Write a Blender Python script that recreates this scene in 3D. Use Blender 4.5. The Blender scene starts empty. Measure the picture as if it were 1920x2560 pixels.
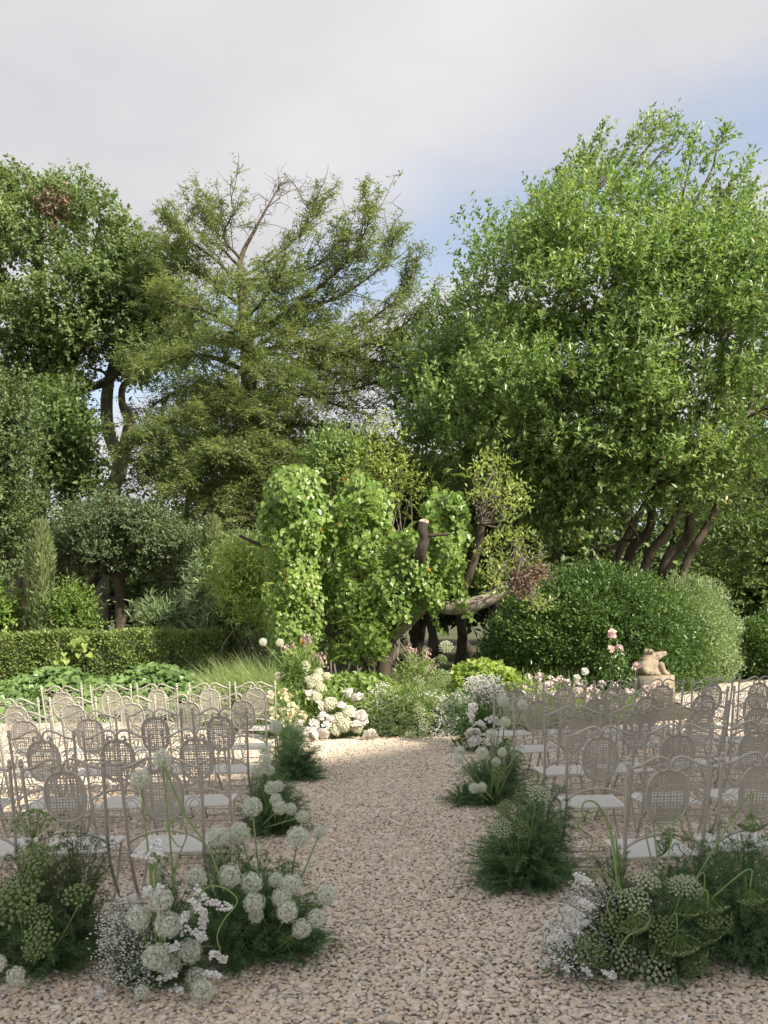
import bpy, bmesh, math, random
import numpy as np
from mathutils import Vector, Matrix
from mathutils.geometry import delaunay_2d_cdt

SC = bpy.context.scene
COL = SC.collection
R = math.radians
RNG = np.random.default_rng(11)
random.seed(5)

# ------------------------------------------------------------------ camera
F, HZ, CX, EYE, ROLL = 2300.0, 1521.0, 960.0, 1.78, R(1.0)
cam_d = bpy.data.cameras.new('camera')
cam_d.sensor_fit = 'VERTICAL'
cam_d.sensor_height = 36.0
cam_d.lens = 36.0 * F / 2560.0
cam_d.shift_y = (HZ - 1280.0) / 2560.0
cam_d.clip_start, cam_d.clip_end = 0.05, 3000.0
cam = bpy.data.objects.new('camera', cam_d)
COL.objects.link(cam)
cam.location = (0, 0, EYE)
cam.rotation_euler = (R(90), ROLL, 0)
SC.camera = cam

# ------------------------------------------------------------------ light
SUN_XY = np.array([0.78, -0.62]); SUN_XY /= np.linalg.norm(SUN_XY)
SUN_EL = R(37)
sun_d = bpy.data.lights.new('sun', 'SUN')
sun_d.energy = 2.6
sun_d.angle = R(2.0)
sun_d.color = (1.0, 0.90, 0.74)
sun = bpy.data.objects.new('sun', sun_d)
COL.objects.link(sun)
_to = Vector((SUN_XY[0] * math.cos(SUN_EL), SUN_XY[1] * math.cos(SUN_EL), math.sin(SUN_EL)))
sun.rotation_euler = _to.to_track_quat('Z', 'Y').to_euler()
sun.location = (20, -20, 40)

W = bpy.data.worlds.new('World'); SC.world = W
W.use_nodes = True
nt = W.node_tree; nt.nodes.clear()
def N(t, ty, **kw):
    n = t.nodes.new(ty)
    for k, v in kw.items(): setattr(n, k, v)
    return n
def MATH(t, op, a, b=None, c=None, clamp=False):
    n = t.nodes.new('ShaderNodeMath'); n.operation = op; n.use_clamp = clamp
    for i, v in enumerate((a, b, c)):
        if v is None: continue
        if isinstance(v, (int, float)): n.inputs[i].default_value = v
        else: t.links.new(v, n.inputs[i])
    return n.outputs[0]
def MIXC(t, fac, a, b, mode='MIX'):
    n = t.nodes.new('ShaderNodeMix'); n.data_type = 'RGBA'; n.blend_type = mode
    for s, v in ((n.inputs[0], fac), (n.inputs[6], a), (n.inputs[7], b)):
        if hasattr(v, 'is_linked'): t.links.new(v, s)
        elif isinstance(v, (int, float)): s.default_value = v
        else: s.default_value = (*v, 1) if len(v) == 3 else v
    return n.outputs[2]
out = N(nt, 'ShaderNodeOutputWorld')
bg = N(nt, 'ShaderNodeBackground'); bg.inputs['Strength'].default_value = 0.075
sky = N(nt, 'ShaderNodeTexSky', sky_type='NISHITA', sun_disc=False)
sky.sun_elevation = SUN_EL
sky.sun_rotation = math.atan2(SUN_XY[0], SUN_XY[1])
sky.air_density, sky.dust_density, sky.ozone_density = 1.0, 2.2, 1.0
tc = N(nt, 'ShaderNodeTexCoord')
sep = N(nt, 'ShaderNodeSeparateXYZ'); nt.links.new(tc.outputs['Generated'], sep.inputs[0])
zz = MATH(nt, 'ADD', MATH(nt, 'MAXIMUM', sep.outputs[2], 0.0), 0.10)
cx = MATH(nt, 'DIVIDE', sep.outputs[0], zz); cy = MATH(nt, 'DIVIDE', sep.outputs[1], zz)
cmb = N(nt, 'ShaderNodeCombineXYZ'); nt.links.new(cx, cmb.inputs[0]); nt.links.new(cy, cmb.inputs[1])
nz = N(nt, 'ShaderNodeTexNoise'); nz.inputs['Scale'].default_value = 1.1; nz.inputs['Detail'].default_value = 5; nz.inputs['Roughness'].default_value = 0.5
nt.links.new(cmb.outputs[0], nz.inputs['Vector'])
nz2 = N(nt, 'ShaderNodeTexNoise'); nz2.inputs['Scale'].default_value = 2.6; nz2.inputs['Detail'].default_value = 6
nt.links.new(cmb.outputs[0], nz2.inputs['Vector'])
# long cloud streets with a blue gap between each two of them
t_ = MATH(nt, 'ADD', MATH(nt, 'MULTIPLY', cx, 0.647), MATH(nt, 'MULTIPLY', cy, 0.763))
t_ = MATH(nt, 'ADD', t_, MATH(nt, 'MULTIPLY', MATH(nt, 'SUBTRACT', nz.outputs[0], 0.5), 0.55))
ph = MATH(nt, 'ABSOLUTE', MATH(nt, 'WRAP', MATH(nt, 'SUBTRACT', t_, 1.60), 0.95, -0.95))
cov = N(nt, 'ShaderNodeMapRange', interpolation_type='SMOOTHSTEP')
cov.inputs['From Min'].default_value = 0.02; cov.inputs['From Max'].default_value = 0.30
cov.inputs['To Min'].default_value = 0.42; cov.inputs['To Max'].default_value = 1.0
nt.links.new(MATH(nt, 'ADD', ph, MATH(nt, 'MULTIPLY', MATH(nt, 'SUBTRACT', nz2.outputs[0], 0.5), 0.35)), cov.inputs['Value'])
shade = N(nt, 'ShaderNodeMapRange'); shade.inputs['From Min'].default_value = 0.3; shade.inputs['From Max'].default_value = 0.7
nt.links.new(nz.outputs[0], shade.inputs['Value'])
CLOUD = 3.2
ccol = MIXC(nt, shade.outputs[0], (CLOUD * .77, CLOUD * .765, CLOUD * .80), (CLOUD * 1.08, CLOUD * 1.065, CLOUD * 1.085))
nt.links.new(MIXC(nt, cov.outputs[0], sky.outputs[0], ccol), bg.inputs['Color'])
nt.links.new(bg.outputs[0], out.inputs[0])

SC.view_settings.view_transform = 'Standard'
SC.view_settings.look = 'None'
SC.view_settings.exposure = 1.78
SC.view_settings.gamma = 1.0
SC.render.engine = 'CYCLES'
SC.cycles.max_bounces = 10
SC.cycles.diffuse_bounces = 6
SC.cycles.glossy_bounces = 2
SC.cycles.transmission_bounces = 8
SC.cycles.use_denoising = True
SC.cycles.sample_clamp_indirect = 6.0

# ------------------------------------------------------------------ pixels to places
_c, _s = math.cos(ROLL), math.sin(ROLL)
def unroll(px, py):
    x, y = np.asarray(px, float) - CX, np.asarray(py, float) - HZ
    return x * _c - y * _s, x * _s + y * _c
def P(px, py, d):
    x, y = unroll(px, py); d = np.asarray(d, float)
    return np.stack(np.broadcast_arrays(x / F * d, d, EYE - y / F * d), -1)
def G(px, py):
    x, y = unroll(px, py); d = F * EYE / y
    return np.array([x / F * d, d, 0.0])

# ------------------------------------------------------------------ mesh helpers
class MB:
    def __init__(s): s.v, s.f, s.n = [], [], 0
    def add(s, v, f):
        v = np.asarray(v, float).reshape(-1, 3)
        s.v.append(v); s.f.append(np.asarray(f, int) + s.n); s.n += len(v)
    def mesh(s, name, smooth=False):
        me = bpy.data.meshes.new(name)
        if not s.v: return me
        V = np.concatenate(s.v)
        me.vertices.add(len(V)); me.vertices.foreach_set('co', V.ravel())
        tot = np.concatenate([np.full(len(f), f.shape[1]) for f in s.f])
        lv = np.concatenate([f.ravel() for f in s.f])
        me.loops.add(len(lv)); me.loops.foreach_set('vertex_index', lv)
        me.polygons.add(len(tot)); me.polygons.foreach_set('loop_start', np.concatenate([[0], np.cumsum(tot)[:-1]]))
        if smooth: me.polygons.foreach_set('use_smooth', np.ones(len(tot), bool))
        me.update(calc_edges=True)
        return me
    def build(s, name, mat, parent=None, smooth=False, **props):
        return obj(name, s.mesh(name, smooth), mat, parent, **props)
def obj(name, me, mat=None, parent=None, **props):
    o = bpy.data.objects.new(name, me)
    COL.objects.link(o)
    if mat is not None and me is not None and not me.materials: me.materials.append(mat)
    if parent is not None:
        o.parent = parent
        if not props.pop('local', False): o.matrix_parent_inverse = parent.matrix_basis.inverted()
    props.pop('local', None)
    for k, v in props.items(): o[k] = v
    return o
def empty(name, loc, label, cat, group=None, rz=0):
    o = bpy.data.objects.new(name, None); COL.objects.link(o)
    o.location = loc; o.rotation_euler.z = rz; o.empty_display_size = 0.1
    o['label'] = label; o['category'] = cat
    if group: o['group'] = group
    return o
def norm(a): return a / np.maximum(np.linalg.norm(a, axis=-1, keepdims=True), 1e-9)
def catmull(pts, per=6):
    pts = np.asarray(pts, float)
    if len(pts) < 3:
        t = np.linspace(0, 1, per + 1)[:, None]; return pts[0] * (1 - t) + pts[-1] * t
    q = np.vstack([2 * pts[0] - pts[1], pts, 2 * pts[-1] - pts[-2]])
    res = []
    for i in range(1, len(q) - 2):
        t = np.linspace(0, 1, per, endpoint=False)[:, None]
        a, b, c, d = q[i - 1], q[i], q[i + 1], q[i + 2]
        res.append(.5 * (2 * b + (c - a) * t + (2 * a - 5 * b + 4 * c - d) * t ** 2 + (3 * b - a - 3 * c + d) * t ** 3))
    res.append(q[-2][None]); return np.vstack(res)
def tube(mb, pts, rad, seg=6, cap=True):
    pts = np.asarray(pts, float); n = len(pts)
    rad = np.broadcast_to(np.asarray(rad, float), (n,))
    T = np.gradient(pts, axis=0) if n > 2 else np.repeat((pts[1] - pts[0])[None], n, 0)
    T = norm(T)
    u = np.cross(T[0], [0, 0, 1.0]);
    if np.linalg.norm(u) < 1e-3: u = np.cross(T[0], [1.0, 0, 0])
    u = u / np.linalg.norm(u); U = []
    for t in T:
        u = u - t * np.dot(u, t); u = u / max(np.linalg.norm(u), 1e-9); U.append(u)
    U = np.array(U); Wv = np.cross(T, U)
    a = np.linspace(0, 2 * math.pi, seg, endpoint=False)
    ring = pts[:, None] + rad[:, None, None] * (np.cos(a)[None, :, None] * U[:, None] + np.sin(a)[None, :, None] * Wv[:, None])
    i = np.arange(n - 1)[:, None] * seg; j = np.arange(seg)[None]; k = (j + 1) % seg
    fq = np.stack([i + j, i + k, i + seg + k, i + seg + j], -1).reshape(-1, 4)
    mb.add(ring, fq)
    if cap and seg >= 3:
        mb.f.append(np.array([[mb.n - n * seg + x for x in range(seg)][::-1]])); mb.f.append(np.array([[mb.n - seg + x for x in range(seg)]]))
def box(mb, c, s, rz=0):
    v = np.array([[x, y, z] for x in (-.5, .5) for y in (-.5, .5) for z in (-.5, .5)]) * s
    cr, sr = math.cos(rz), math.sin(rz)
    v = np.stack([v[:, 0] * cr - v[:, 1] * sr, v[:, 0] * sr + v[:, 1] * cr, v[:, 2]], -1) + c
    mb.add(v, [[0, 1, 3, 2], [4, 6, 7, 5], [0, 4, 5, 1], [2, 3, 7, 6], [0, 2, 6, 4], [1, 5, 7, 3]])
def rdir(n, rng=RNG): return norm(rng.normal(size=(n, 3)))
def leaf_quads(mb, base, dirn, nrm, L, Wd, fold=0.25, wide=0.45):
    dirn = norm(dirn); side = norm(np.cross(dirn, nrm)); up = np.cross(side, dirn)
    L = np.broadcast_to(L, (len(base),))[:, None]; Wd = np.broadcast_to(Wd, (len(base),))[:, None]
    mid = base + dirn * L * wide + up * Wd * fold
    v = np.stack([base, mid + side * Wd / 2, base + dirn * L, mid - side * Wd / 2], 1)
    i = np.arange(len(base))[:, None] * 4
    mb.add(v, np.concatenate([i + [0, 1, 2], i + [0, 2, 3]], 0))
def heart_leaves(mb, base, dirn, nrm, L, Wd, fold=0.18):
    dirn = norm(dirn); side = norm(np.cross(dirn, nrm)); up = np.cross(side, dirn)
    L = np.broadcast_to(L, (len(base),))[:, None]; Wd = np.broadcast_to(Wd, (len(base),))[:, None]
    q = lambda a, b, c: base + dirn * L * a + side * Wd * b + up * Wd * c
    v = np.stack([q(0, 0, 0), q(-.10, .30, fold), q(.32, .5, fold), q(.72, .26, fold * .4), q(1, 0, -.12), q(.72, -.26, fold * .4), q(.32, -.5, fold), q(-.10, -.30, fold)], 1)
    i = np.arange(len(base))[:, None] * 8
    mb.add(v, np.concatenate([i + [0, 1, 2, 3], i + [0, 3, 4, 5], i + [0, 5, 6, 7]], 0))
def needles(mb, base, tip, w, rng=RNG):
    d = norm(tip - base); s = norm(np.cross(d, rdir(len(base), rng))) * (w / 2)
    v = np.stack([base - s, base + s, tip], 1)
    mb.add(v, np.arange(len(base))[:, None] * 3 + [0, 1, 2])
def ico(sub=1):
    bm = bmesh.new(); bmesh.ops.create_icosphere(bm, subdivisions=sub, radius=1)
    v = np.array([x.co[:] for x in bm.verts]); f = np.array([[y.index for y in x.verts] for x in bm.faces]); bm.free(); return v, f
OCT = (np.array([[1, 0, 0], [-1, 0, 0], [0, 1, 0], [0, -1, 0], [0, 0, 1], [0, 0, -1.]]), np.array([[0, 2, 4], [2, 1, 4], [1, 3, 4], [3, 0, 4], [2, 0, 5], [1, 2, 5], [3, 1, 5], [0, 3, 5]]))
def blobs(mb, c, r, shape=OCT, squash=None):
    v, f = shape; n = len(c); r = np.broadcast_to(r, (n,))
    k = v[None] * r[:, None, None]
    if squash is not None: k = k * squash
    V = c[:, None] + k
    mb.add(V, (np.arange(n)[:, None, None] * len(v) + f[None]).reshape(-1, f.shape[1]))

# ------------------------------------------------------------------ materials
def new_mat(name):
    m = bpy.data.materials.new(name); m.use_nodes = True
    t = m.node_tree; t.nodes.clear()
    o = N(t, 'ShaderNodeOutputMaterial'); b = N(t, 'ShaderNodeBsdfPrincipled'); t.links.new(b.outputs[0], o.inputs[0])
    return m, t, b, o
def ramp(t, fac, stops, interp='LINEAR'):
    r = N(t, 'ShaderNodeValToRGB'); r.color_ramp.interpolation = interp
    e = r.color_ramp.elements
    while len(e) < len(stops): e.new(0.5)
    for x, (p, c) in zip(e, stops): x.position = p; x.color = (*c, 1)
    t.links.new(fac, r.inputs[0]); return r.outputs[0]
def noise(t, scale, detail=4, rough=0.55, coord='Object', dist=0.0):
    c = N(t, 'ShaderNodeTexCoord'); n = N(t, 'ShaderNodeTexNoise')
    n.inputs['Scale'].default_value = scale; n.inputs['Detail'].default_value = detail
    n.inputs['Roughness'].default_value = rough; n.inputs['Distortion'].default_value = dist
    t.links.new(c.outputs[coord], n.inputs['Vector']); return n.outputs[0]
def bump(t, b, h, strength=0.3, dist=0.01):
    n = N(t, 'ShaderNodeBump'); n.inputs['Strength'].default_value = strength; n.inputs['Distance'].default_value = dist
    t.links.new(h, n.inputs['Height']); t.links.new(n.outputs[0], b.inputs['Normal'])
def leaf_mat(name, cols, rough=0.42, trans=0.35, patch=0.5, odd=None, spec=0.4):
    """cols: dark to light leaf colours; each leaf takes its own, drifting in patches over the plant"""
    m, t, b, o = new_mat(name)
    g = N(t, 'ShaderNodeNewGeometry')
    n = noise(t, patch, 3)
    f = MATH(t, 'ADD', MATH(t, 'MULTIPLY', g.outputs['Random Per Island'], 0.62), MATH(t, 'MULTIPLY', MATH(t, 'SUBTRACT', n, 0.3), 0.95), clamp=True)
    k = len(cols) - 1; cols = [tuple(min((x * .88 + .12 * (.25 * q[0] + .65 * q[1] + .1 * q[2])) * 1.72, .6) for x in q) for q in cols]
    c = ramp(t, f, [(i / k * .96, cols[i]) for i in range(k + 1)])
    if odd:
        w = MATH(t, 'LESS_THAN', MATH(t, 'FRACT', MATH(t, 'MULTIPLY', g.outputs['Random Per Island'], 97.3)), odd[0])
        c = MIXC(t, w, c, odd[1])
    t.links.new(c, b.inputs['Base Color'])
    b.inputs['Roughness'].default_value = rough
    b.inputs['Specular IOR Level'].default_value = spec
    tr = N(t, 'ShaderNodeBsdfTranslucent')
    t.links.new(MIXC(t, 1.0, c, (1.2, 1.25, 0.70), 'MULTIPLY'), tr.inputs[0])
    mx = N(t, 'ShaderNodeMixShader'); mx.inputs[0].default_value = trans
    t.links.new(b.outputs[0], mx.inputs[1]); t.links.new(tr.outputs[0], mx.inputs[2]); t.links.new(mx.outputs[0], o.inputs[0])
    return m
def petal_mat(name, cols, trans=0.3, rough=0.6):
    return leaf_mat_plain(name, cols, trans, rough)
def leaf_mat_plain(name, cols, trans, rough):
    m, t, b, o = new_mat(name)
    g = N(t, 'ShaderNodeNewGeometry'); k = len(cols) - 1
    c = ramp(t, g.outputs['Random Per Island'], [(i / k, cols[i]) for i in range(k + 1)])
    t.links.new(c, b.inputs['Base Color']); b.inputs['Roughness'].default_value = rough
    b.inputs['Specular IOR Level'].default_value = 0.2
    tr = N(t, 'ShaderNodeBsdfTranslucent'); t.links.new(c, tr.inputs[0])
    mx = N(t, 'ShaderNodeMixShader'); mx.inputs[0].default_value = trans
    t.links.new(b.outputs[0], mx.inputs[1]); t.links.new(tr.outputs[0], mx.inputs[2]); t.links.new(mx.outputs[0], o.inputs[0])
    return m
def bark_mat(name, a, c, scale=6):
    m, t, b, o = new_mat(name)
    tcn = N(t, 'ShaderNodeTexCoord'); mp = N(t, 'ShaderNodeMapping'); mp.inputs['Scale'].default_value = (1, 1, .25)
    t.links.new(tcn.outputs['Object'], mp.inputs[0])
    n = N(t, 'ShaderNodeTexNoise'); n.inputs['Scale'].default_value = scale * 2; n.inputs['Detail'].default_value = 8; n.inputs['Roughness'].default_value = .65
    t.links.new(mp.outputs[0], n.inputs['Vector'])
    t.links.new(ramp(t, n.outputs[0], [(.3, a), (.7, c)]), b.inputs['Base Color'])
    b.inputs['Roughness'].default_value = .9; bump(t, b, n.outputs[0], .8, .03)
    return m

M = {}
M['laurel'] = leaf_mat('laurel_leaves', [(0.044, 0.080, 0.025), (0.086, 0.150, 0.041), (0.159, 0.235, 0.070), (0.252, 0.316, 0.110)], .38, .42, .30, (.01, (0.340, 0.240, 0.040)), .55)
M['oak'] = leaf_mat('oak_leaves', [(0.049, 0.087, 0.034), (0.108, 0.157, 0.055), (0.176, 0.224, 0.080)], .45, .4, .3)
M['oakbright'] = leaf_mat('fresh_oak_leaves', [(0.048, 0.085, 0.029), (0.091, 0.145, 0.044), (0.143, 0.200, 0.061)], .45, .4, .4)
M['holm'] = leaf_mat('holm_oak_leaves', [(0.039, 0.068, 0.025), (0.083, 0.123, 0.042), (0.127, 0.171, 0.063)], .45, .32, .5)
M['yew'] = leaf_mat('yew_needles', [(0.068, 0.104, 0.036), (0.127, 0.169, 0.060), (0.195, 0.227, 0.094)], .5, .42, .35, (.015, (.30, .20, .05)))
M['box'] = leaf_mat('box_leaves', [(.040, .068, .028), (.078, .112, .048), (.12, .16, .075)], .42, .28, .8, (.006, (.5, .28, .05)))
M['hedge'] = leaf_mat('hedge_leaves', [(.055, .088, .02), (.115, .16, .036), (.175, .23, .058)], .42, .35, 1.2)
M['ivy'] = leaf_mat('ivy_leaves', [(0.045, 0.085, 0.025), (0.085, 0.150, 0.038), (0.143, 0.220, 0.061)], .3, .28, 1.0)
M['vine'] = leaf_mat('vine_leaves', [(0.056, 0.105, 0.020), (0.120, 0.195, 0.034), (0.213, 0.290, 0.056)], .32, .42, .7, (.01, (0.380, 0.200, 0.040)))
M['bush'] = leaf_mat('bush_leaves', [(0.025, 0.053, 0.016), (0.053, 0.105, 0.023), (0.107, 0.168, 0.037)], .30, .3, .5)
M['palebush'] = leaf_mat('pale_bush_leaves', [(0.091, 0.140, 0.061), (0.155, 0.220, 0.102), (0.224, 0.290, 0.142)], .5, .35, .8)
M['oleander'] = leaf_mat('oleander_leaves', [(.065, .11, .045), (.13, .185, .085), (.20, .25, .14)], .35, .35, 1.0)
M['lime'] = leaf_mat('lime_leaves', [(0.108, 0.170, 0.033), (0.201, 0.270, 0.056), (0.306, 0.360, 0.090)], .38, .45, 1.2)
M['tuft'] = leaf_mat('rosette_leaves', [(0.097, 0.140, 0.027), (0.178, 0.235, 0.044), (0.271, 0.310, 0.073)], .32, .4, 1.0)
M['redleaf'] = petal_mat('withered_leaves', [(.13, .085, .06), (.22, .15, .11), (.30, .20, .15)], .1, .8)
M['cypress'] = leaf_mat('cypress_scales', [(0.062, 0.090, 0.033), (0.103, 0.135, 0.050), (0.143, 0.175, 0.067)], .55, .2, 1.5)
M['wood'] = leaf_mat('woodland_leaves', [(0.033, 0.055, 0.022), (0.074, 0.110, 0.036), (0.143, 0.185, 0.056)], .5, .4, .12)
M['grass'] = leaf_mat('grass_blades', [(.08, .14, .035), (.15, .215, .065), (.23, .28, .11)], .45, .4, 1.0)
M['bedgreen'] = leaf_mat('bed_leaves', [(0.074, 0.120, 0.029), (0.143, 0.215, 0.050), (0.236, 0.310, 0.090)], .4, .4, 1.5)
M['fern'] = leaf_mat('fern_needles', [(0.039, 0.088, 0.039), (0.070, 0.136, 0.055), (0.123, 0.197, 0.070)], .5, .3, 6.0)
M['fernolive'] = leaf_mat('dill_needles', [(0.032, 0.058, 0.022), (0.062, 0.095, 0.036), (0.108, 0.140, 0.056)], .5, .3, 6.0)
M['stem'] = leaf_mat('green_stems', [(0.062, 0.120, 0.027), (0.120, 0.190, 0.050), (0.178, 0.240, 0.073)], .4, .1, 5.0)
M['white'] = petal_mat('white_petals', [(.86, .86, .83), (.90, .89, .87), (.87, .86, .82)], .25)
M['allium'] = petal_mat('allium_florets', [(.66, .70, .54), (.84, .85, .77), (.90, .90, .85)], .35)
M['alliumcore'] = petal_mat('allium_pedicels', [(.20, .32, .08), (.30, .43, .12)], .3)
M['peony'] = petal_mat('peony_petals', [(.88, .84, .80), (.90, .88, .85), (.88, .81, .77)], .38)
M['peonywhite'] = petal_mat('white_peony_petals', [(.89, .88, .85), (.90, .90, .88), (.88, .86, .76)], .38)
M['cream'] = petal_mat('cream_petals', [(.82, .76, .52), (.85, .82, .68), (.80, .70, .36)], .3)
M['hydrangea'] = petal_mat('hydrangea_florets', [(.50, .54, .34), (.66, .67, .50), (.74, .72, .60)], .3)
M['umbel'] = petal_mat('umbel_florets', [(.15, .24, .07), (.27, .36, .14), (.46, .53, .30)], .3)
M['umbelpale'] = petal_mat('pale_umbel_florets', [(.42, .50, .26), (.60, .65, .44), (.74, .76, .60)], .3)
M['pink'] = petal_mat('pink_rose_petals', [(.80, .52, .52), (.84, .66, .65), (.86, .76, .74)], .3)
M['blush'] = petal_mat('blush_florets', [(.74, .52, .54), (.82, .68, .68), (.84, .78, .76)], .3)
M['dust'] = petal_mat('seed_heads', [(.30, .20, .16), (.50, .38, .34), (.62, .52, .46)], .2)
M['bark'] = bark_mat('grey_brown_bark', (.05, .038, .028), (.15, .12, .092))
M['barkpale'] = bark_mat('pale_bark', (.16, .135, .115), (.36, .32, .28))
M['barkdark'] = bark_mat('dark_bark', (.03, .023, .018), (.09, .07, .052))
M['twig'] = bark_mat('dry_twigs', (.10, .082, .07), (.24, .20, .17))
# ================================================================== setting
def sheet(name, pts, z, mat, **props):
    mb = MB(); mb.add([(x, y, z) for x, y in pts], [list(range(len(pts)))])
    return mb.build(name, mat, None, **props)
m, t, b, o = new_mat('leaf_litter_soil')
n1 = noise(t, .35, 6); n2 = noise(t, 9, 8, .7)
c = ramp(t, MATH(t, 'ADD', MATH(t, 'MULTIPLY', n1, .6), MATH(t, 'MULTIPLY', n2, .4)), [(.36, (.045, .04, .022)), (.5, (.07, .075, .03)), (.62, (.10, .13, .04))])
t.links.new(c, b.inputs['Base Color']); b.inputs['Roughness'].default_value = 1; bump(t, b, n2, .6, .05)
M['soil'] = m
m, t, b, o = new_mat('gravel_bed')
vn = N(t, 'ShaderNodeTexVoronoi'); vn.inputs['Scale'].default_value = 38; tcn = N(t, 'ShaderNodeTexCoord'); t.links.new(tcn.outputs['Object'], vn.inputs['Vector'])
n1 = noise(t, 1.2, 5)
vr = N(t, 'ShaderNodeSeparateColor'); t.links.new(vn.outputs['Color'], vr.inputs[0])
c = ramp(t, vr.outputs[0], [(.0, (.34, .31, .28)), (.35, (.52, .45, .38)), (.7, (.60, .53, .45)), (1, (.68, .62, .55))])
t.links.new(MIXC(t, MATH(t, 'MULTIPLY', n1, .35), c, (.36, .29, .22)), b.inputs['Base Color'])
b.inputs['Roughness'].default_value = .9; bump(t, b, MATH(t, 'SUBTRACT', 1.0, vn.outputs['Distance']), .9, .02)
M['gravelbed'] = m
m, t, b, o = new_mat('river_pebble')
oi = N(t, 'ShaderNodeObjectInfo')
c = ramp(t, oi.outputs['Random'], [(0, (0.218, 0.205, 0.186)), (.05, (0.395, 0.355, 0.312)), (.16, (0.562, 0.505, 0.432)), (.28, (0.655, 0.535, 0.405)), (.5, (0.707, 0.595, 0.465)), (.68, (0.634, 0.490, 0.339)), (.78, (0.749, 0.645, 0.521)), (.93, (0.790, 0.710, 0.600)), (1, (0.832, 0.770, 0.679))])
n1 = noise(t, 2.2, 4)
gp = N(t, 'ShaderNodeNewGeometry'); dn = N(t, 'ShaderNodeTexNoise'); dn.inputs['Scale'].default_value = 1.1; dn.inputs['Detail'].default_value = 6; dn.inputs['Roughness'].default_value = .6; t.links.new(gp.outputs['Position'], dn.inputs['Vector'])
dst = ramp(t, dn.outputs[0], [(.42, (0, 0, 0)), (.68, (.28, .28, .28))])
t.links.new(MIXC(t, dst, MIXC(t, MATH(t, 'MULTIPLY', n1, .25), c, (.42, .35, .29)), (.68, .59, .485)), b.inputs['Base Color'])
b.inputs['Roughness'].default_value = .55; b.inputs['Specular IOR Level'].default_value = .35
M['pebble'] = m
m, t, b, o = new_mat('pale_drive')
n2 = noise(t, 60, 6, .7)
t.links.new(ramp(t, n2, [(.3, (.42, .36, .29)), (.7, (.66, .60, .52))]), b.inputs['Base Color']); b.inputs['Roughness'].default_value = .95; bump(t, b, n2, .5, .01)
M['drive'] = m

sheet('ground', [(-900, -300), (900, -300), (900, 1500), (-900, 1500)], -.02, M['soil'], kind='structure', label='shaded leaf litter and soil of the garden')
sheet('gravel_yard', [(-16, -14), (12, -14), (12, 12.8), (5.0, 14.4), (2.2, 12.9), (.3, 12.75), (-1.5, 12.9), (-3.2, 14.8), (-6, 15.8), (-16, 16.4)], -.0065, M['gravelbed'], kind='structure', label='bed of river gravel under the chairs')
dl = [G(1560, 1778), G(1660, 1738), G(1800, 1708), G(2050, 1690)]
sheet('drive', [(5.0, 14.404), (12, 12.804), (30, 14), (30, 26), (dl[3][0], dl[3][1]), (dl[2][0], dl[2][1]), (dl[1][0], dl[1][1])], -.0025, M['drive'], kind='structure', label='pale sunlit gravel drive')

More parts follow.
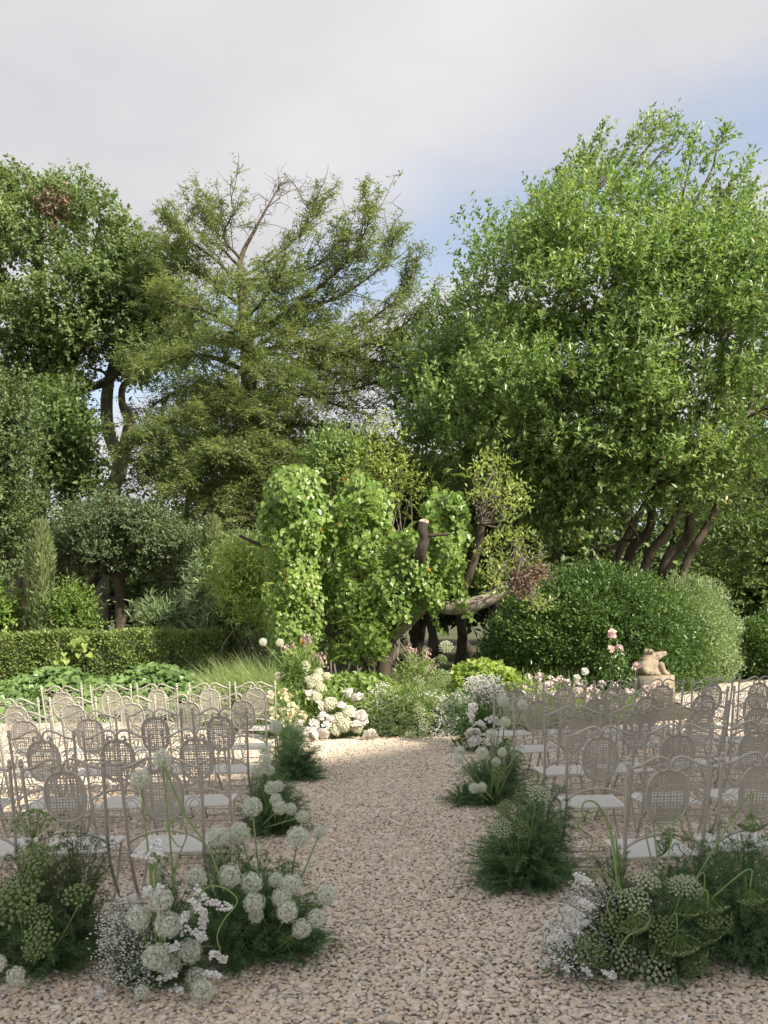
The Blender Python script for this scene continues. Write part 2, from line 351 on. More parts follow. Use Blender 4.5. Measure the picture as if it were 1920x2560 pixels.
# pebbles: one mass of stones, too many to count
def pebbles():
    pc = bpy.data.collections.new('pebble_shapes')
    v, f = ico(2)
    for k in range(7):
        rr = np.random.default_rng(100 + k)
        a, bb, cc = rr.uniform(.85, 1.25), rr.uniform(.7, 1.0), rr.uniform(.42, .62)
        w = v * [a, bb, cc]
        for _ in range(3):
            q = rdir(1, rr)[0]; w = w + np.outer(np.clip(v @ q, 0, 1) ** 2, q) * rr.uniform(-.22, .18)
        mb = MB(); mb.add(w, f)
        me = mb.mesh('pebble_shape', True); me.materials.append(M['pebble'])
        pc.objects.link(bpy.data.objects.new('pebble_shape', me))
    pitch = .0215
    gx, gy = np.meshgrid(np.arange(-7.2, 7.6, pitch), np.arange(3.55, 15.6, pitch))
    X, Y = gx.ravel(), gy.ravel()
    keep = (np.abs(X) < .425 * Y + .25) & ((Y < 12.75 + .10 * np.abs(X)) | ((X < -1.4) & (Y < 12.9 + (-X - 1.5) * .75)) | ((X > 2.2) & (Y < 12.8 + (X - 2.2) * .5)))
    keep &= (Y < 9.6) | (RNG.random(len(X)) < .8)
    X, Y = X[keep], Y[keep]; n = len(X)
    X = X + RNG.normal(0, .008, n); Y = Y + RNG.normal(0, .008, n)
    und = .0025 * np.sin(X * 3.1 + 1.3 * np.sin(Y * 1.7)) + .0025 * np.sin(Y * 4.3 + X)
    Zc = und + RNG.uniform(-.002, .0065, n)
    me = bpy.data.meshes.new('pebbles')
    me.vertices.add(n); me.vertices.foreach_set('co', np.stack([X, Y, Zc], -1).ravel())
    r = np.stack([RNG.normal(0, .23, n), RNG.normal(0, .23, n), RNG.uniform(0, 6.28, n)], -1)
    s = .0128 * np.exp(RNG.normal(0, .27, n))
    a = me.attributes.new('rot', 'FLOAT_VECTOR', 'POINT'); a.data.foreach_set('vector', r.ravel())
    a = me.attributes.new('siz', 'FLOAT', 'POINT'); a.data.foreach_set('value', s)
    a = me.attributes.new('idx', 'INT', 'POINT'); a.data.foreach_set('value', RNG.integers(0, 7, n).astype(np.int32))
    ng = bpy.data.node_groups.new('pebble_scatter', 'GeometryNodeTree')
    ng.interface.new_socket('Geometry', in_out='INPUT', socket_type='NodeSocketGeometry')
    ng.interface.new_socket('Geometry', in_out='OUTPUT', socket_type='NodeSocketGeometry')
    gi = ng.nodes.new('NodeGroupInput'); go = ng.nodes.new('NodeGroupOutput')
    ip = ng.nodes.new('GeometryNodeInstanceOnPoints'); ci = ng.nodes.new('GeometryNodeCollectionInfo')
    ci.inputs['Collection'].default_value = pc; ci.inputs['Separate Children'].default_value = True; ci.inputs['Reset Children'].default_value = True
    def attr(nm, ty):
        q = ng.nodes.new('GeometryNodeInputNamedAttribute'); q.data_type = ty; q.inputs['Name'].default_value = nm; return q.outputs[0]
    er = ng.nodes.new('FunctionNodeEulerToRotation')
    ng.links.new(attr('rot', 'FLOAT_VECTOR'), er.inputs[0])
    L = ng.links.new
    L(gi.outputs[0], ip.inputs['Points']); L(ci.outputs[0], ip.inputs['Instance']); ip.inputs['Pick Instance'].default_value = True
    L(attr('idx', 'INT'), ip.inputs['Instance Index']); L(er.outputs[0], ip.inputs['Rotation']); L(attr('siz', 'FLOAT'), ip.inputs['Scale'])
    L(ip.outputs[0], go.inputs[0])
    o = obj('gravel', me, M['pebble'], None, kind='stuff', label='loose tan and grey river pebbles of the aisle', category='gravel')
    o.modifiers.new('pebbles', 'NODES').node_group = ng
pebbles()

# ------------------------------------------------------------------ unseen house added behind the photographer, placed and sized to shade the yard
def house():
    A, B = np.array([7.6, -6.2]), np.array([16.5, 2.7])
    u = (B - A) / np.linalg.norm(B - A); nrm2 = np.array([u[1], -u[0]]); Hh = 13.6; Ln = np.linalg.norm(B - A)
    root = empty('shade_house', (A[0], A[1], 0), 'tall pale rendered house, unseen, added behind the photographer to shade the yard', 'house', rz=math.atan2(u[1], u[0]))
    m, t, b, o = new_mat('pale_render'); n1 = noise(t, 1.2, 6)
    t.links.new(ramp(t, n1, [(.3, (.62, .55, .46)), (.7, (.72, .66, .57))]), b.inputs['Base Color']); b.inputs['Roughness'].default_value = .95
    m2, t, b, o = new_mat('roof_tiles'); n1 = noise(t, 9, 4)
    t.links.new(ramp(t, n1, [(.3, (.25, .12, .07)), (.7, (.40, .22, .14))]), b.inputs['Base Color'])
    m3, t, b, o = new_mat('shutter_paint'); b.inputs['Base Color'].default_value = (.28, .33, .36, 1)
    m4, t, b, o = new_mat('window_glass'); b.inputs['Base Color'].default_value = (.03, .035, .04, 1); b.inputs['Roughness'].default_value = .08
    mb = MB(); box(mb, (Ln / 2, -5.5, Hh / 2), (Ln, 11, Hh)); mb.build('wall', m, root, local=True)
    mb = MB(); mb.add([(-.3, .15, Hh), (Ln + .3, .15, Hh), (Ln + .3, -11.3, Hh), (-.3, -11.3, Hh), (2.5, -5.5, Hh + 2.0), (Ln - 2.5, -5.5, Hh + 2.0)], [[0, 1, 5, 4], [2, 3, 4, 5]])
    mb.f += [np.array([[1, 2, 5]]), np.array([[3, 0, 4]])]; mb.build('roof', m2, root, local=True)
    wm = MB(); box(wm, (0, .03, 0), (1.2, .06, 2.0)); wme = wm.mesh('window')
    wme.materials.append(m4)
    sm = MB(); box(sm, (-.92, .05, 0), (.6, .06, 2.0)); sme = sm.mesh('shutter'); sme.materials.append(m3)
    for z in (2.2, 6.0, 9.8):
        for k in range(4):
            w = obj('window', wme, None, root, local=True); w.location = (2.0 + k * (Ln - 4) / 3, 0, z)
            for s in (0, 1):
                q = obj('shutter', sme, None, w, local=True); q.location = (1.84 * s, 0, 0)
house()

# ================================================================== vegetation tools
def inside(poly, p):
    x, y = p[:, 0], p[:, 1]; r = np.zeros(len(p), bool); n = len(poly)
    for i in range(n):
        (x1, y1), (x2, y2) = poly[i], poly[(i + 1) % n]
        c = (y1 > y) != (y2 > y)
        with np.errstate(divide='ignore', invalid='ignore'):
            r ^= c & (x < (x2 - x1) * (y - y1) / (y2 - y1 + 1e-12) + x1)
    return r
def edge_dist(poly, p):
    d = np.full(len(p), 1e9); n = len(poly); poly = np.asarray(poly, float)
    for i in range(n):
        a, b = poly[i], poly[(i + 1) % n]; ab = b - a
        t = np.clip(((p - a) @ ab) / (ab @ ab), 0, 1)
        d = np.minimum(d, np.linalg.norm(p - a - t[:, None] * ab, axis=1))
    return d
def swell(poly, n, d, T, soft, rng, margin=0, shell=0.0, umax=1.0):
    """points in a rounded body: its outline as seen, its depth swelling to +-T metres away from the rim"""
    poly = [tuple(map(float, q)) for q in poly]; a = np.array(poly); lo, hi = a.min(0), a.max(0)
    pts = np.zeros((0, 2))
    while len(pts) < n:
        q = rng.uniform(lo, hi, (n * 3, 2)); q = q[inside(poly, q)]
        if margin > 0: q = q[edge_dist(poly, q) > margin * rng.uniform(.3, 1.1, len(q))]
        pts = np.vstack([pts, q])
    pts = pts[:n]
    e = np.clip(edge_dist(poly, pts) / soft, 0, 1)
    h = T * np.sqrt(np.maximum(1 - (1 - e) ** 2, 0.02))
    u = rng.uniform(-1, umax, n)
    if shell: u = np.sign(u) * (1 - (1 - np.abs(u)) * (1 - shell))
    return P(pts[:, 0], pts[:, 1], d + h * u), pts, u
def lobed_crown(mb, poly, d, T, n_lobes, lobe_r, shoots, per, leaf, rng, soft=160, up=.35, lean=(0, 0, 0), front=.3, spread=.5, upright=.5, wide=.45, fold=.25, shoot_len=.5, marg=.75, squat=1.0):
    """clumps of leafy shoots on many rounded lobes that fill the crown"""
    C, pp, u = swell(poly, n_lobes, d, T, soft, rng, margin=lobe_r * F / d * marg, shell=front, umax=.4)
    rads = lobe_r * rng.uniform(.5, 1.35, n_lobes)
    k = n_lobes * shoots
    ci = np.repeat(np.arange(n_lobes), shoots)
    v = norm(rng.normal(size=(k, 3)) + np.array([0, 0, up]) + np.asarray(lean))
    v[:, 2] *= np.where(v[:, 2] < 0, .7, 1)
    st = C[ci] + v * [1, 1, squat] * (rads[ci] * rng.uniform(.45, 1.0, k))[:, None]
    ax = norm(v + np.array([0, 0, upright]) + np.asarray(lean) * .7 + rng.normal(0, .35, (k, 3)))
    sl = shoot_len * rng.uniform(.5, 1.2, k)
    li = np.repeat(np.arange(k), per); nl = len(li)
    tt = rng.random(nl)
    base = st[li] + ax[li] * (sl[li] * tt)[:, None]
    out_ = norm(np.cross(ax[li], rdir(nl, rng)))
    dr = norm(ax[li] * rng.uniform(.25, 1.0, nl)[:, None] + out_ * spread * 1.6)
    nr = norm(ax[li] * .8 + np.array([0, 0, .6]) + rng.normal(0, .45, (nl, 3)))
    L, Wd = leaf; s = rng.uniform(.65, 1.2, nl)
    leaf_quads(mb, base, dr, nr, L * s, Wd * s, fold, wide)
    return C, rads, st, ax, sl
def wiggle(a, b, rng, bend=.12, k=4):
    a, b = np.asarray(a, float), np.asarray(b, float); L = np.linalg.norm(b - a)
    t = np.linspace(0, 1, k + 2)[:, None]
    p = a * (1 - t) + b * t; p[1:-1] += rng.normal(0, L * bend / 2, (k, 3)); return catmull(p, 3)
def limb_tube(mb, spec, seg=8, per=6):
    """spec: (px, py, depth, radius) along a trunk or limb"""
    pts = np.array([P(a, b, c) for a, b, c, r in spec]); rr = np.array([r for *_, r in spec])
    pp = catmull(np.column_stack([pts, rr]), per)
    tube(mb, pp[:, :3], np.maximum(pp[:, 3], .004), seg); return pp
def branch_out(mb, limbs, C, rng, r0=.035, frac=1.0):
    allp = np.vstack([l[:, :3] for l in limbs])
    for c in C[rng.random(len(C)) < frac]:
        q = allp[:, 2] < c[2] + .3
        A = allp[q] if q.any() else allp
        j = np.argmin(np.linalg.norm(A - c, axis=1) + rng.uniform(0, .8, len(A)))
        w = wiggle(A[j], c, rng, .16)
        tube(mb, w, np.linspace(r0, .008, len(w)), 4, False)
def tree(name, label, trunks, barkmat, base_d=None, group=None, seg=9):
    a = trunks[0][0]; g = P(a[0], a[1], a[2])
    root = empty(name, (g[0], g[1], 0), label, 'tree', group)
    paths = []
    for spec in trunks:
        mb = MB(); paths.append(limb_tube(mb, spec, seg)); mb.build('trunk' if spec is trunks[0] else 'limb', barkmat, root, True)
    return root, paths
# ================================================================== trees and shrubs
def big_laurel():
    rng = np.random.default_rng(21)
    trunks = [[(1640, 1690, 23.5, .17), (1660, 1420, 23.5, .15), (1725, 1300, 23.4, .125), (1650, 900, 23.5, .1), (1560, 560, 23.6, .05)],
              [(1600, 1680, 23.2, .13), (1612, 1420, 23.0, .12), (1690, 1290, 23, .10), (1800, 1000, 23.5, .1), (1800, 450, 24, .03)],
              [(1560, 1680, 23.8, .14), (1570, 1400, 23.6, .13), (1630, 1280, 23.5, .11), (1540, 950, 23.8, .1), (1400, 640, 24, .03)],
              [(1500, 1680, 24.4, .14), (1490, 1400, 24.2, .12), (1440, 1180, 24, .11), (1480, 900, 24, .08), (1620, 420, 24.2, .03)],
              [(1400, 1680, 24.8, .16), (1390, 1350, 24.8, .13), (1410, 1100, 24.5, .12), (1300, 850, 24.5, .05)],
              [(1330, 1680, 24.8, .15), (1320, 1300, 24.8, .13), (1300, 1150, 24.5, .12), (1180, 900, 24.5, .05)],
              [(1700, 1680, 23, .12), (1705, 1440, 23, .11), (1790, 1270, 23, .09), (1880, 1000, 23.4, .05)],
              [(1280, 1680, 25.4, .1), (1290, 1300, 25.4, .1), (1330, 1000, 25, .06)],
              [(1450, 1680, 22.8, .1), (1540, 1400, 22.8, .09), (1600, 1280, 22.8, .07), (1700, 1100, 22.8, .04)]]
    root, paths = tree('bay_laurel_tree', 'tall leaning laurel tree with many slanting trunks behind the clipped round bush', trunks, M['bark'])
    poly = [(972, 1090), (968, 1000), (1000, 920), (1060, 860), (1100, 770), (1190, 690), (1220, 610), (1330, 520), (1400, 430), (1470, 360), (1510, 380), (1590, 420), (1640, 430), (1700, 540), (1770, 470), (1850, 520), (1920, 580), (2060, 620), (2150, 800), (2120, 1100), (2000, 1230), (1850, 1240), (1740, 1250), (1640, 1250), (1520, 1300), (1420, 1330), (1330, 1260), (1250, 1200), (1150, 1190), (1060, 1150)]
    spires = [[(1430, 470), (1480, 360), (1590, 292), (1680, 292), (1660, 340), (1610, 420), (1520, 500)], [(1660, 560), (1730, 330), (1760, 390), (1815, 290), (1840, 350), (1900, 390), (1870, 430), (1800, 560)]]
    mb = MB()
    C, *_ = lobed_crown(mb, poly, 23.2, 4.2, 215, .80, 56, 13, (.138, .058), rng, 320, .35, (.15, -.1, .1), .5, .55, .8, shoot_len=.6, marg=.8, squat=.62)
    lobed_crown(mb, [(1240, 1170), (1500, 1130), (1800, 1130), (1880, 1250), (1770, 1270), (1730, 1290), (1690, 1280), (1640, 1260), (1520, 1330), (1400, 1400), (1310, 1300)], 22.6, 1.6, 50, .62, 46, 10, (.15, .066), rng, 120, .3, shoot_len=.6)
    lobed_crown(mb, [(975, 1090), (1000, 940), (1100, 800), (1250, 800), (1320, 1000), (1290, 1200), (1100, 1190)], 24.2, 1.6, 44, .66, 50, 12, (.138, .058), rng, 120, .35, shoot_len=.55, squat=.7)
    # leading shoots that stand out of the top, leaning to the right
    def leader(x0, y0, x1, y1, n, dd=24.0, rad=.34):
        t = rng.random(n) ** .8; c = P(x0 + (x1 - x0) * t, y0 + (y1 - y0) * t, dd) + rng.normal(0, 1, (n, 3)) * (rad * (1.15 - t))[:, None] * [1, 1, .7]
        ax = norm(P(x1, y1, dd) - P(x0, y0, dd) + rng.normal(0, .35, (n, 3)) * np.linalg.norm(P(x1, y1, dd) - P(x0, y0, dd))); L = rng.uniform(.25, .6, n)
        ii = np.repeat(np.arange(n), 9); m_ = len(ii); base = c[ii] + ax[ii] * (L[ii] * rng.random(m_))[:, None]
        leaf_quads(mb, base, ax[ii] * .8 + rdir(m_, rng) * .75, rdir(m_, rng) + [0, 0, .7], rng.uniform(.09, .16, m_), .056)
        w = wiggle(P(x0, y0, dd), P(x1, y1, dd), rng, .05); tube(lead, w, np.linspace(.05, .01, len(w)), 5, False)
    lead = MB()
    for q in ((1440, 520, 1500, 330, 60), (1500, 470, 1620, 300, 70), (1540, 480, 1672, 292, 70), (1590, 480, 1690, 330, 40), (1690, 560, 1735, 350, 60), (1730, 540, 1810, 335, 80), (1760, 540, 1870, 410, 60), (1800, 560, 1880, 470, 40), (1380, 580, 1400, 450, 36), (1300, 640, 1330, 505, 36), (1220, 720, 1220, 600, 34), (1130, 840, 1095, 745, 30), (1040, 940, 1000, 870, 28), (1180, 760, 1165, 680, 28), (1880, 660, 1930, 560, 40), (1340, 600, 1365, 480, 30), (1260, 680, 1280, 565, 30), (1080, 900, 1055, 830, 26), (1000, 1040, 968, 960, 26), (1450, 560, 1450, 400, 36)): leader(*q)
    lead.build('leader_stems', M['bark'], root, True)
    mb.build('crown', M['laurel'], root, kind='stuff')
    mb = MB(); branch_out(mb, paths, C, rng, .04, .8); mb.build('branches', M['bark'], root, True, kind='stuff')
big_laurel()

def right_trees():
    rng = np.random.default_rng(22)
    trunks = [[(1985, 1640, 27, .2), (1960, 1350, 27, .17), (1900, 1180, 27, .12), (1800, 1000, 27, .06)]]
    root, paths = tree('holm_oak_tree', 'dark spreading tree at the right edge behind the laurel', trunks, M['barkdark'])
    mb = MB(); poly = [(1700, 1290), (1760, 1130), (1880, 1080), (2050, 1050), (2200, 1250), (2150, 1500), (1960, 1510), (1830, 1460), (1760, 1420)]
    C, *_ = lobed_crown(mb, poly, 26, 2.2, 75, .75, 46, 8, (.12, .06), rng, 160)
    mb.build('crown', M['oakbright'], root, kind='stuff'); mb = MB(); branch_out(mb, paths, C, rng, .04); mb.build('branches', M['barkdark'], root, True, kind='stuff')
right_trees()

def oak():
    rng = np.random.default_rng(23)
    trunks = [[(40, 1620, 30, .38), (95, 1250, 30, .32), (160, 950, 30, .28), (110, 760, 30, .2), (90, 520, 30, .06)],
              [(160, 950, 30, .24), (230, 760, 30, .16), (300, 620, 30, .06)],
              [(120, 1090, 30, .2), (190, 985, 29.8, .15), (265, 955, 29.6, .12), (330, 900, 29.6, .06)],
              [(110, 800, 30, .16), (30, 720, 30, .1), (-40, 600, 30, .06)],
              [(130, 860, 30, .16), (260, 790, 29, .1), (360, 720, 29, .05)]]
    root, paths = tree('oak_tree', 'tall oak with a withered rusty spray near its top', trunks, M['bark'])
    poly = [(-140, 470), (-20, 430), (20, 400), (60, 372), (105, 385), (115, 430), (160, 415), (225, 440), (240, 480), (300, 500), (325, 545), (375, 560), (410, 640), (415, 720), (430, 800), (440, 880), (400, 960), (330, 975), (250, 930), (170, 960), (100, 950), (60, 1010), (-60, 1050), (-160, 900)]
    mb = MB()
    C, *_ = lobed_crown(mb, poly, 29.8, 3.2, 118, .72, 52, 10, (.14, .082), rng, 230, .5, (0, 0, 0), .3, .8, .3, shoot_len=.5, marg=.6, squat=.75)
    lobed_crown(mb, [(-110, 880), (60, 890), (190, 930), (218, 990), (205, 1060), (130, 1085), (20, 1050), (-110, 1050)], 29.2, 1.4, 26, .6, 48, 10, (.14, .082), rng, 80, .4, shoot_len=.5)
    lobed_crown(mb, [(330, 600), (400, 610), (440, 700), (450, 820), (400, 900), (330, 860)], 30.2, 1.2, 16, .6, 46, 10, (.14, .082), rng, 80, .4, shoot_len=.5)
    mb.build('crown', M['oak'], root, kind='stuff')
    mb = MB(); lobed_crown(mb, [(100, 505), (150, 470), (185, 480), (170, 535), (150, 575), (115, 570), (95, 535)], 27.6, .5, 9, .3, 13, 7, (.12, .06), rng, 30, marg=.2)
    mb.build('withered_spray', M['redleaf'], root, kind='stuff', label='rusty withered leaves')
    mb = MB(); branch_out(mb, paths, C, rng, .06); mb.build('branches', M['bark'], root, True, kind='stuff')
    # younger oak with fresh leaves, in front of the gap
    trunks = [[(185, 1600, 27, .18), (180, 1250, 27, .15), (150, 1180, 27, .12), (170, 1050, 27, .08)], [(180, 1250, 27, .08), (200, 1180, 26.8, .06), (170, 1090, 26.6, .04)]]
    root, paths = tree('young_oak_tree', 'lighter green young oak below the tall oak, beside the sky gap', trunks, M['barkdark'])
    mb = MB(); C, *_ = lobed_crown(mb, [(85, 1010), (130, 990), (190, 1000), (235, 1050), (235, 1130), (250, 1190), (225, 1260), (150, 1280), (90, 1240), (100, 1150), (80, 1080)], 27, 1.2, 34, .5, 44, 8, (.14, .08), rng, 80, .4)
    mb.build('crown', M['oakbright'], root, kind='stuff'); mb = MB(); branch_out(mb, paths, C, rng, .03); mb.build('branches', M['barkdark'], root, True, kind='stuff')
    # bare leaning trunk seen against the sky
    trunks = [[(250, 1620, 31, .3), (255, 1300, 31, .26), (300, 1170, 31, .26), (272, 1080, 31, .21), (268, 985, 31, .2), (290, 880, 31, .12), (330, 740, 31, .06)],
              [(300, 1170, 31, .24), (325, 1060, 31, .22), (306, 1010, 31, .13), (312, 960, 31, .11), (370, 935, 31, .09), (420, 880, 31, .05)]]
    root, paths = tree('forked_tree', 'forked curving trunk standing against the sky gap left of the yew', trunks, M['barkpale'])
    mb = MB(); C, *_ = lobed_crown(mb, [(250, 900), (300, 800), (380, 700), (430, 660), (500, 760), (480, 900), (430, 960), (330, 960)], 32, 1.6, 50, .7, 44, 9, (.14, .07), rng, 100)
    mb.build('crown', M['oakbright'], root, kind='stuff'); mb = MB(); branch_out(mb, paths, C, rng, .04); mb.build('branches', M['bark'], root, True, kind='stuff')
oak()

def left_holm():
    rng = np.random.default_rng(24)
    trunks = [[(10, 1650, 25, .22), (14, 1420, 25, .2), (-10, 1200, 25, .14), (0, 1000, 25, .06)]]
    root, paths = tree('dense_holm_oak', 'dense dark evergreen oak at the left edge', trunks, M['barkdark'])
    mb = MB(); poly = [(-220, 960), (-60, 930), (40, 935), (75, 985), (100, 1060), (105, 1150), (118, 1240), (85, 1340), (60, 1440), (20, 1490), (-100, 1500), (-220, 1400)]
    C, *_ = lobed_crown(mb, poly, 24.5, 2.2, 110, .58, 60, 9, (.10, .058), rng, 130, .4)
    mb.build('crown', M['holm'], root, kind='stuff'); mb = MB(); branch_out(mb, paths, C, rng, .035); mb.build('branches', M['barkdark'], root, True, kind='stuff')
left_holm()

def yew():
    rng = np.random.default_rng(25)
    D = 27.0
    trunk = [(640, 1640, D, .34), (632, 1200, D, .3), (622, 960, D, .24), (612, 800, D, .18), (600, 660, D, .085), (640, 570, D, .045), (690, 480, D, .018), (705, 455, D, .008)]
    root, paths = tree('old_yew_tree', 'wide old yew with sweeping half-bare limbs, tallest of the middle trees', [trunk], M['bark'])
    # (limb points, foliage density, droop)
    limbs = [([(610, 690, 0), (690, 640, .3), (775, 560, .6), (785, 505, .6)], .9), ([(604, 650, 0), (560, 590, -.4), (590, 520, -.6)], .8), ([(612, 800, 0), (760, 850, -.5), (900, 900, -1), (1015, 900, -1.2)], .9), ([(620, 870, 0), (740, 900, .3), (900, 950, .5), (990, 960, .6)], .9), ([(604, 700, 0), (700, 690, -.3), (800, 660, -.5), (875, 605, -.6)], .85), ([(600, 670, 0), (540, 600, .3), (520, 540, .4)], .9),
             ([(612, 830, 0), (700, 790, -.6), (800, 715, -1.2), (880, 640, -1.4), (932, 535, -1.5)], .95), ([(620, 850, 0), (740, 780, .5), (850, 740, .7), (960, 660, .7), (985, 590, .7)], .8),
             ([(620, 880, 0), (740, 815, .8), (880, 820, 1.4), (1000, 740, 1.6), (1030, 680, 1.6)], .8), ([(622, 900, 0), (720, 860, -1), (850, 880, -1.6), (980, 830, -1.8), (1050, 780, -1.9)], .75),
             ([(625, 940, 0), (720, 930, .4), (850, 890, .6), (960, 840, .8), (1045, 840, .9)], .7), ([(628, 985, 0), (700, 960, -1), (770, 985, -1.8), (880, 975, -2.2), (980, 925, -2.4), (1003, 860, -2.4)], .6),
             ([(630, 1010, 0), (760, 985, .5), (850, 1015, .8), (945, 1022, 1)], .5), ([(634, 1080, 0), (760, 1060, -1.5), (870, 1080, -2.2), (930, 1110, -2.4)], .9),
             ([(606, 720, 0), (540, 650, -.5), (470, 600, -.8), (440, 565, -.9)], 1.0), ([(610, 770, 0), (520, 700, .6), (450, 660, 1), (420, 620, 1.2)], 1.1),
             ([(614, 840, 0), (520, 780, -1.2), (440, 760, -2), (400, 730, -2.3)], 1.2), ([(616, 870, 0), (520, 850, .8), (430, 830, 1.2), (380, 810, 1.4)], 1.2),
             ([(620, 930, 0), (520, 890, -1.6), (420, 900, -2.6), (350, 930, -3)], 1.3), ([(622, 990, 0), (530, 960, .5), (440, 980, .8), (340, 1040, 1)], 1.2),
             ([(626, 1040, 0), (520, 1020, -1.8), (420, 1060, -3), (330, 1120, -3.4)], 1.4), ([(628, 1080, 0), (540, 1090, .3), (450, 1130, .5), (360, 1190, .6)], 1.3),
             ([(630, 1120, 0), (560, 1120, -2), (470, 1170, -3.2), (420, 1230, -3.6)], 1.4), ([(632, 1150, 0), (700, 1130, -2), (780, 1150, -3), (860, 1180, -3.2)], 1.2),
             ([(612, 800, 0), (650, 760, -1.6), (680, 720, -2.4), (700, 690, -2.6)], 1.0), ([(618, 900, 0), (600, 850, -2.2), (570, 830, -3.2)], 1.2),
             ([(622, 960, 0), (660, 930, -2.2), (700, 930, -3.4)], 1.1), ([(626, 1050, 0), (640, 1020, -2.4), (660, 1030, -3.8)], 1.2), ([(630, 1120, 0), (600, 1110, -2.6), (570, 1130, -4.2)], 1.3),
             ([(632, 1180, 0), (680, 1180, -2.4), (740, 1220, -3.8)], 1.2), ([(634, 1200, 0), (560, 1220, -2.2), (510, 1290, -3.4)], 1.2), ([(634, 1230, 0), (640, 1230, -2.2), (630, 1300, -3.6)], 1.1)]
    tb = MB(); fol = MB(); bare = MB()
    for spec, dens in limbs:
        pts = np.array([P(a, b, D + c) for a, b, c in spec]); lp = catmull(pts, 8)
        L = np.linalg.norm(np.diff(lp, axis=0), axis=1).sum()
        mb = MB(); tube(mb, lp, np.linspace(.075 if L > 3.5 else .05, .012, len(lp)), 6); mb.build('limb', M['bark'], root, True)
        nb = int(L / .115)
        for q in range(nb):
            t = .16 + .84 * (q + rng.random()) / nb
            i = min(int(t * (len(lp) - 1)), len(lp) - 2)
            p0 = lp[i] + (lp[i + 1] - lp[i]) * (t * (len(lp) - 1) - i)
            ax = norm(lp[min(i + 2, len(lp) - 1)] - lp[max(i - 1, 0)])
            sd = norm(np.cross(ax, [0, 0, 1.0])) * (1 if q % 2 else -1)
            bl = rng.uniform(.55, 1.6) * (1.15 - .45 * t) * (1.4 if dens < 1 else 1)
            en = p0 + bl * norm(ax * .55 + sd * rng.uniform(.15, .9) + np.array([0, 0, rng.uniform(-.15, .55)]) + rng.normal(0, .15, 3))
            w = wiggle(p0, en, rng, .16, 3); tube(tb, w, np.linspace(.017, .005, len(w)), 3, False)
            sparse = dens * rng.uniform(.2, 1.3) * (.72 if dens < 1 else .8)
            if sparse < .3: sparse *= .4
            ns = int(34 * bl * sparse)
            if ns < 1: continue
            tt = rng.uniform(.15, 1, ns); idx = np.minimum((tt * (len(w) - 1)).astype(int), len(w) - 1)
            s0 = w[idx]; sdirs = norm(rng.normal(0, .6, (ns, 3)) + norm(en - p0) * .5 + np.array([0, 0, -.18]))
            sl = rng.uniform(.14, .34, ns)
            k = 7; ii = np.repeat(np.arange(ns), k); u = np.tile(np.linspace(.05, 1, k), ns)
            bs = s0[ii] + sdirs[ii] * (sl[ii] * u)[:, None] + np.array([0, 0, -.10]) * (u ** 2)[:, None] * sl[ii][:, None]
            sgn = np.where(np.arange(len(ii)) % 2, 1, -1)[:, None]
            flat = norm(np.cross(sdirs[ii], [0, 0, 1.0]) + rng.normal(0, .25, (len(ii), 3)))
            leaf_quads(fol, bs, sdirs[ii] * .7 + flat * sgn, np.array([0, 0, 1.0]) + rng.normal(0, .4, (len(ii), 3)), rng.uniform(.07, .14, len(ii)), .036, .05)
    # bare twigs of the top
    for q in range(20):
        t = rng.random(); lp = paths[0]; i = int(len(lp) * (.70 + .3 * t)) - 1; p0 = lp[min(i, len(lp) - 1), :3]
        en = p0 + norm(rng.normal(0, .7, 3) * [1, 1, .5] + [.25, 0, .5]) * rng.uniform(.5, 1.9) * (1.1 - .6 * t); w = wiggle(p0, en, rng, .25, 3); tube(bare, w, np.linspace(.013, .005, len(w)), 3, False)
        for _ in range(3):
            a = w[rng.integers(2, len(w))]; e2 = a + norm(rng.normal(0, .7, 3) + [0, 0, .2]) * rng.uniform(.2, .6); w2 = wiggle(a, e2, rng, .25, 2); tube(bare, w2, np.linspace(.008, .004, len(w2)), 3, False)
    C, *_ = lobed_crown(fol, [(340, 1000), (450, 960), (560, 900), (700, 960), (820, 1050), (850, 1150), (780, 1270), (640, 1330), (520, 1300), (430, 1230), (340, 1180)], D + 1.2, 2.4, 130, .62, 42, 9, (.13, .042), rng, 150, -.1, (0, 0, -.15), .3, .9, -.5)
    lobed_crown(fol, [(395, 740), (430, 620), (500, 600), (580, 640), (680, 700), (780, 760), (880, 830), (920, 930), (840, 1030), (700, 1000), (560, 940), (420, 960), (360, 880)], D + .6, 2.2, 48, .55, 34, 9, (.13, .038), rng, 150, 0, (0, 0, -.1), .3, .9, -.3, squat=.5)
    fol.build('crown', M['yew'], root, kind='stuff'); tb.build('branches', M['bark'], root, True, kind='stuff'); bare.build('bare_twigs', M['twig'], root, True)
yew()

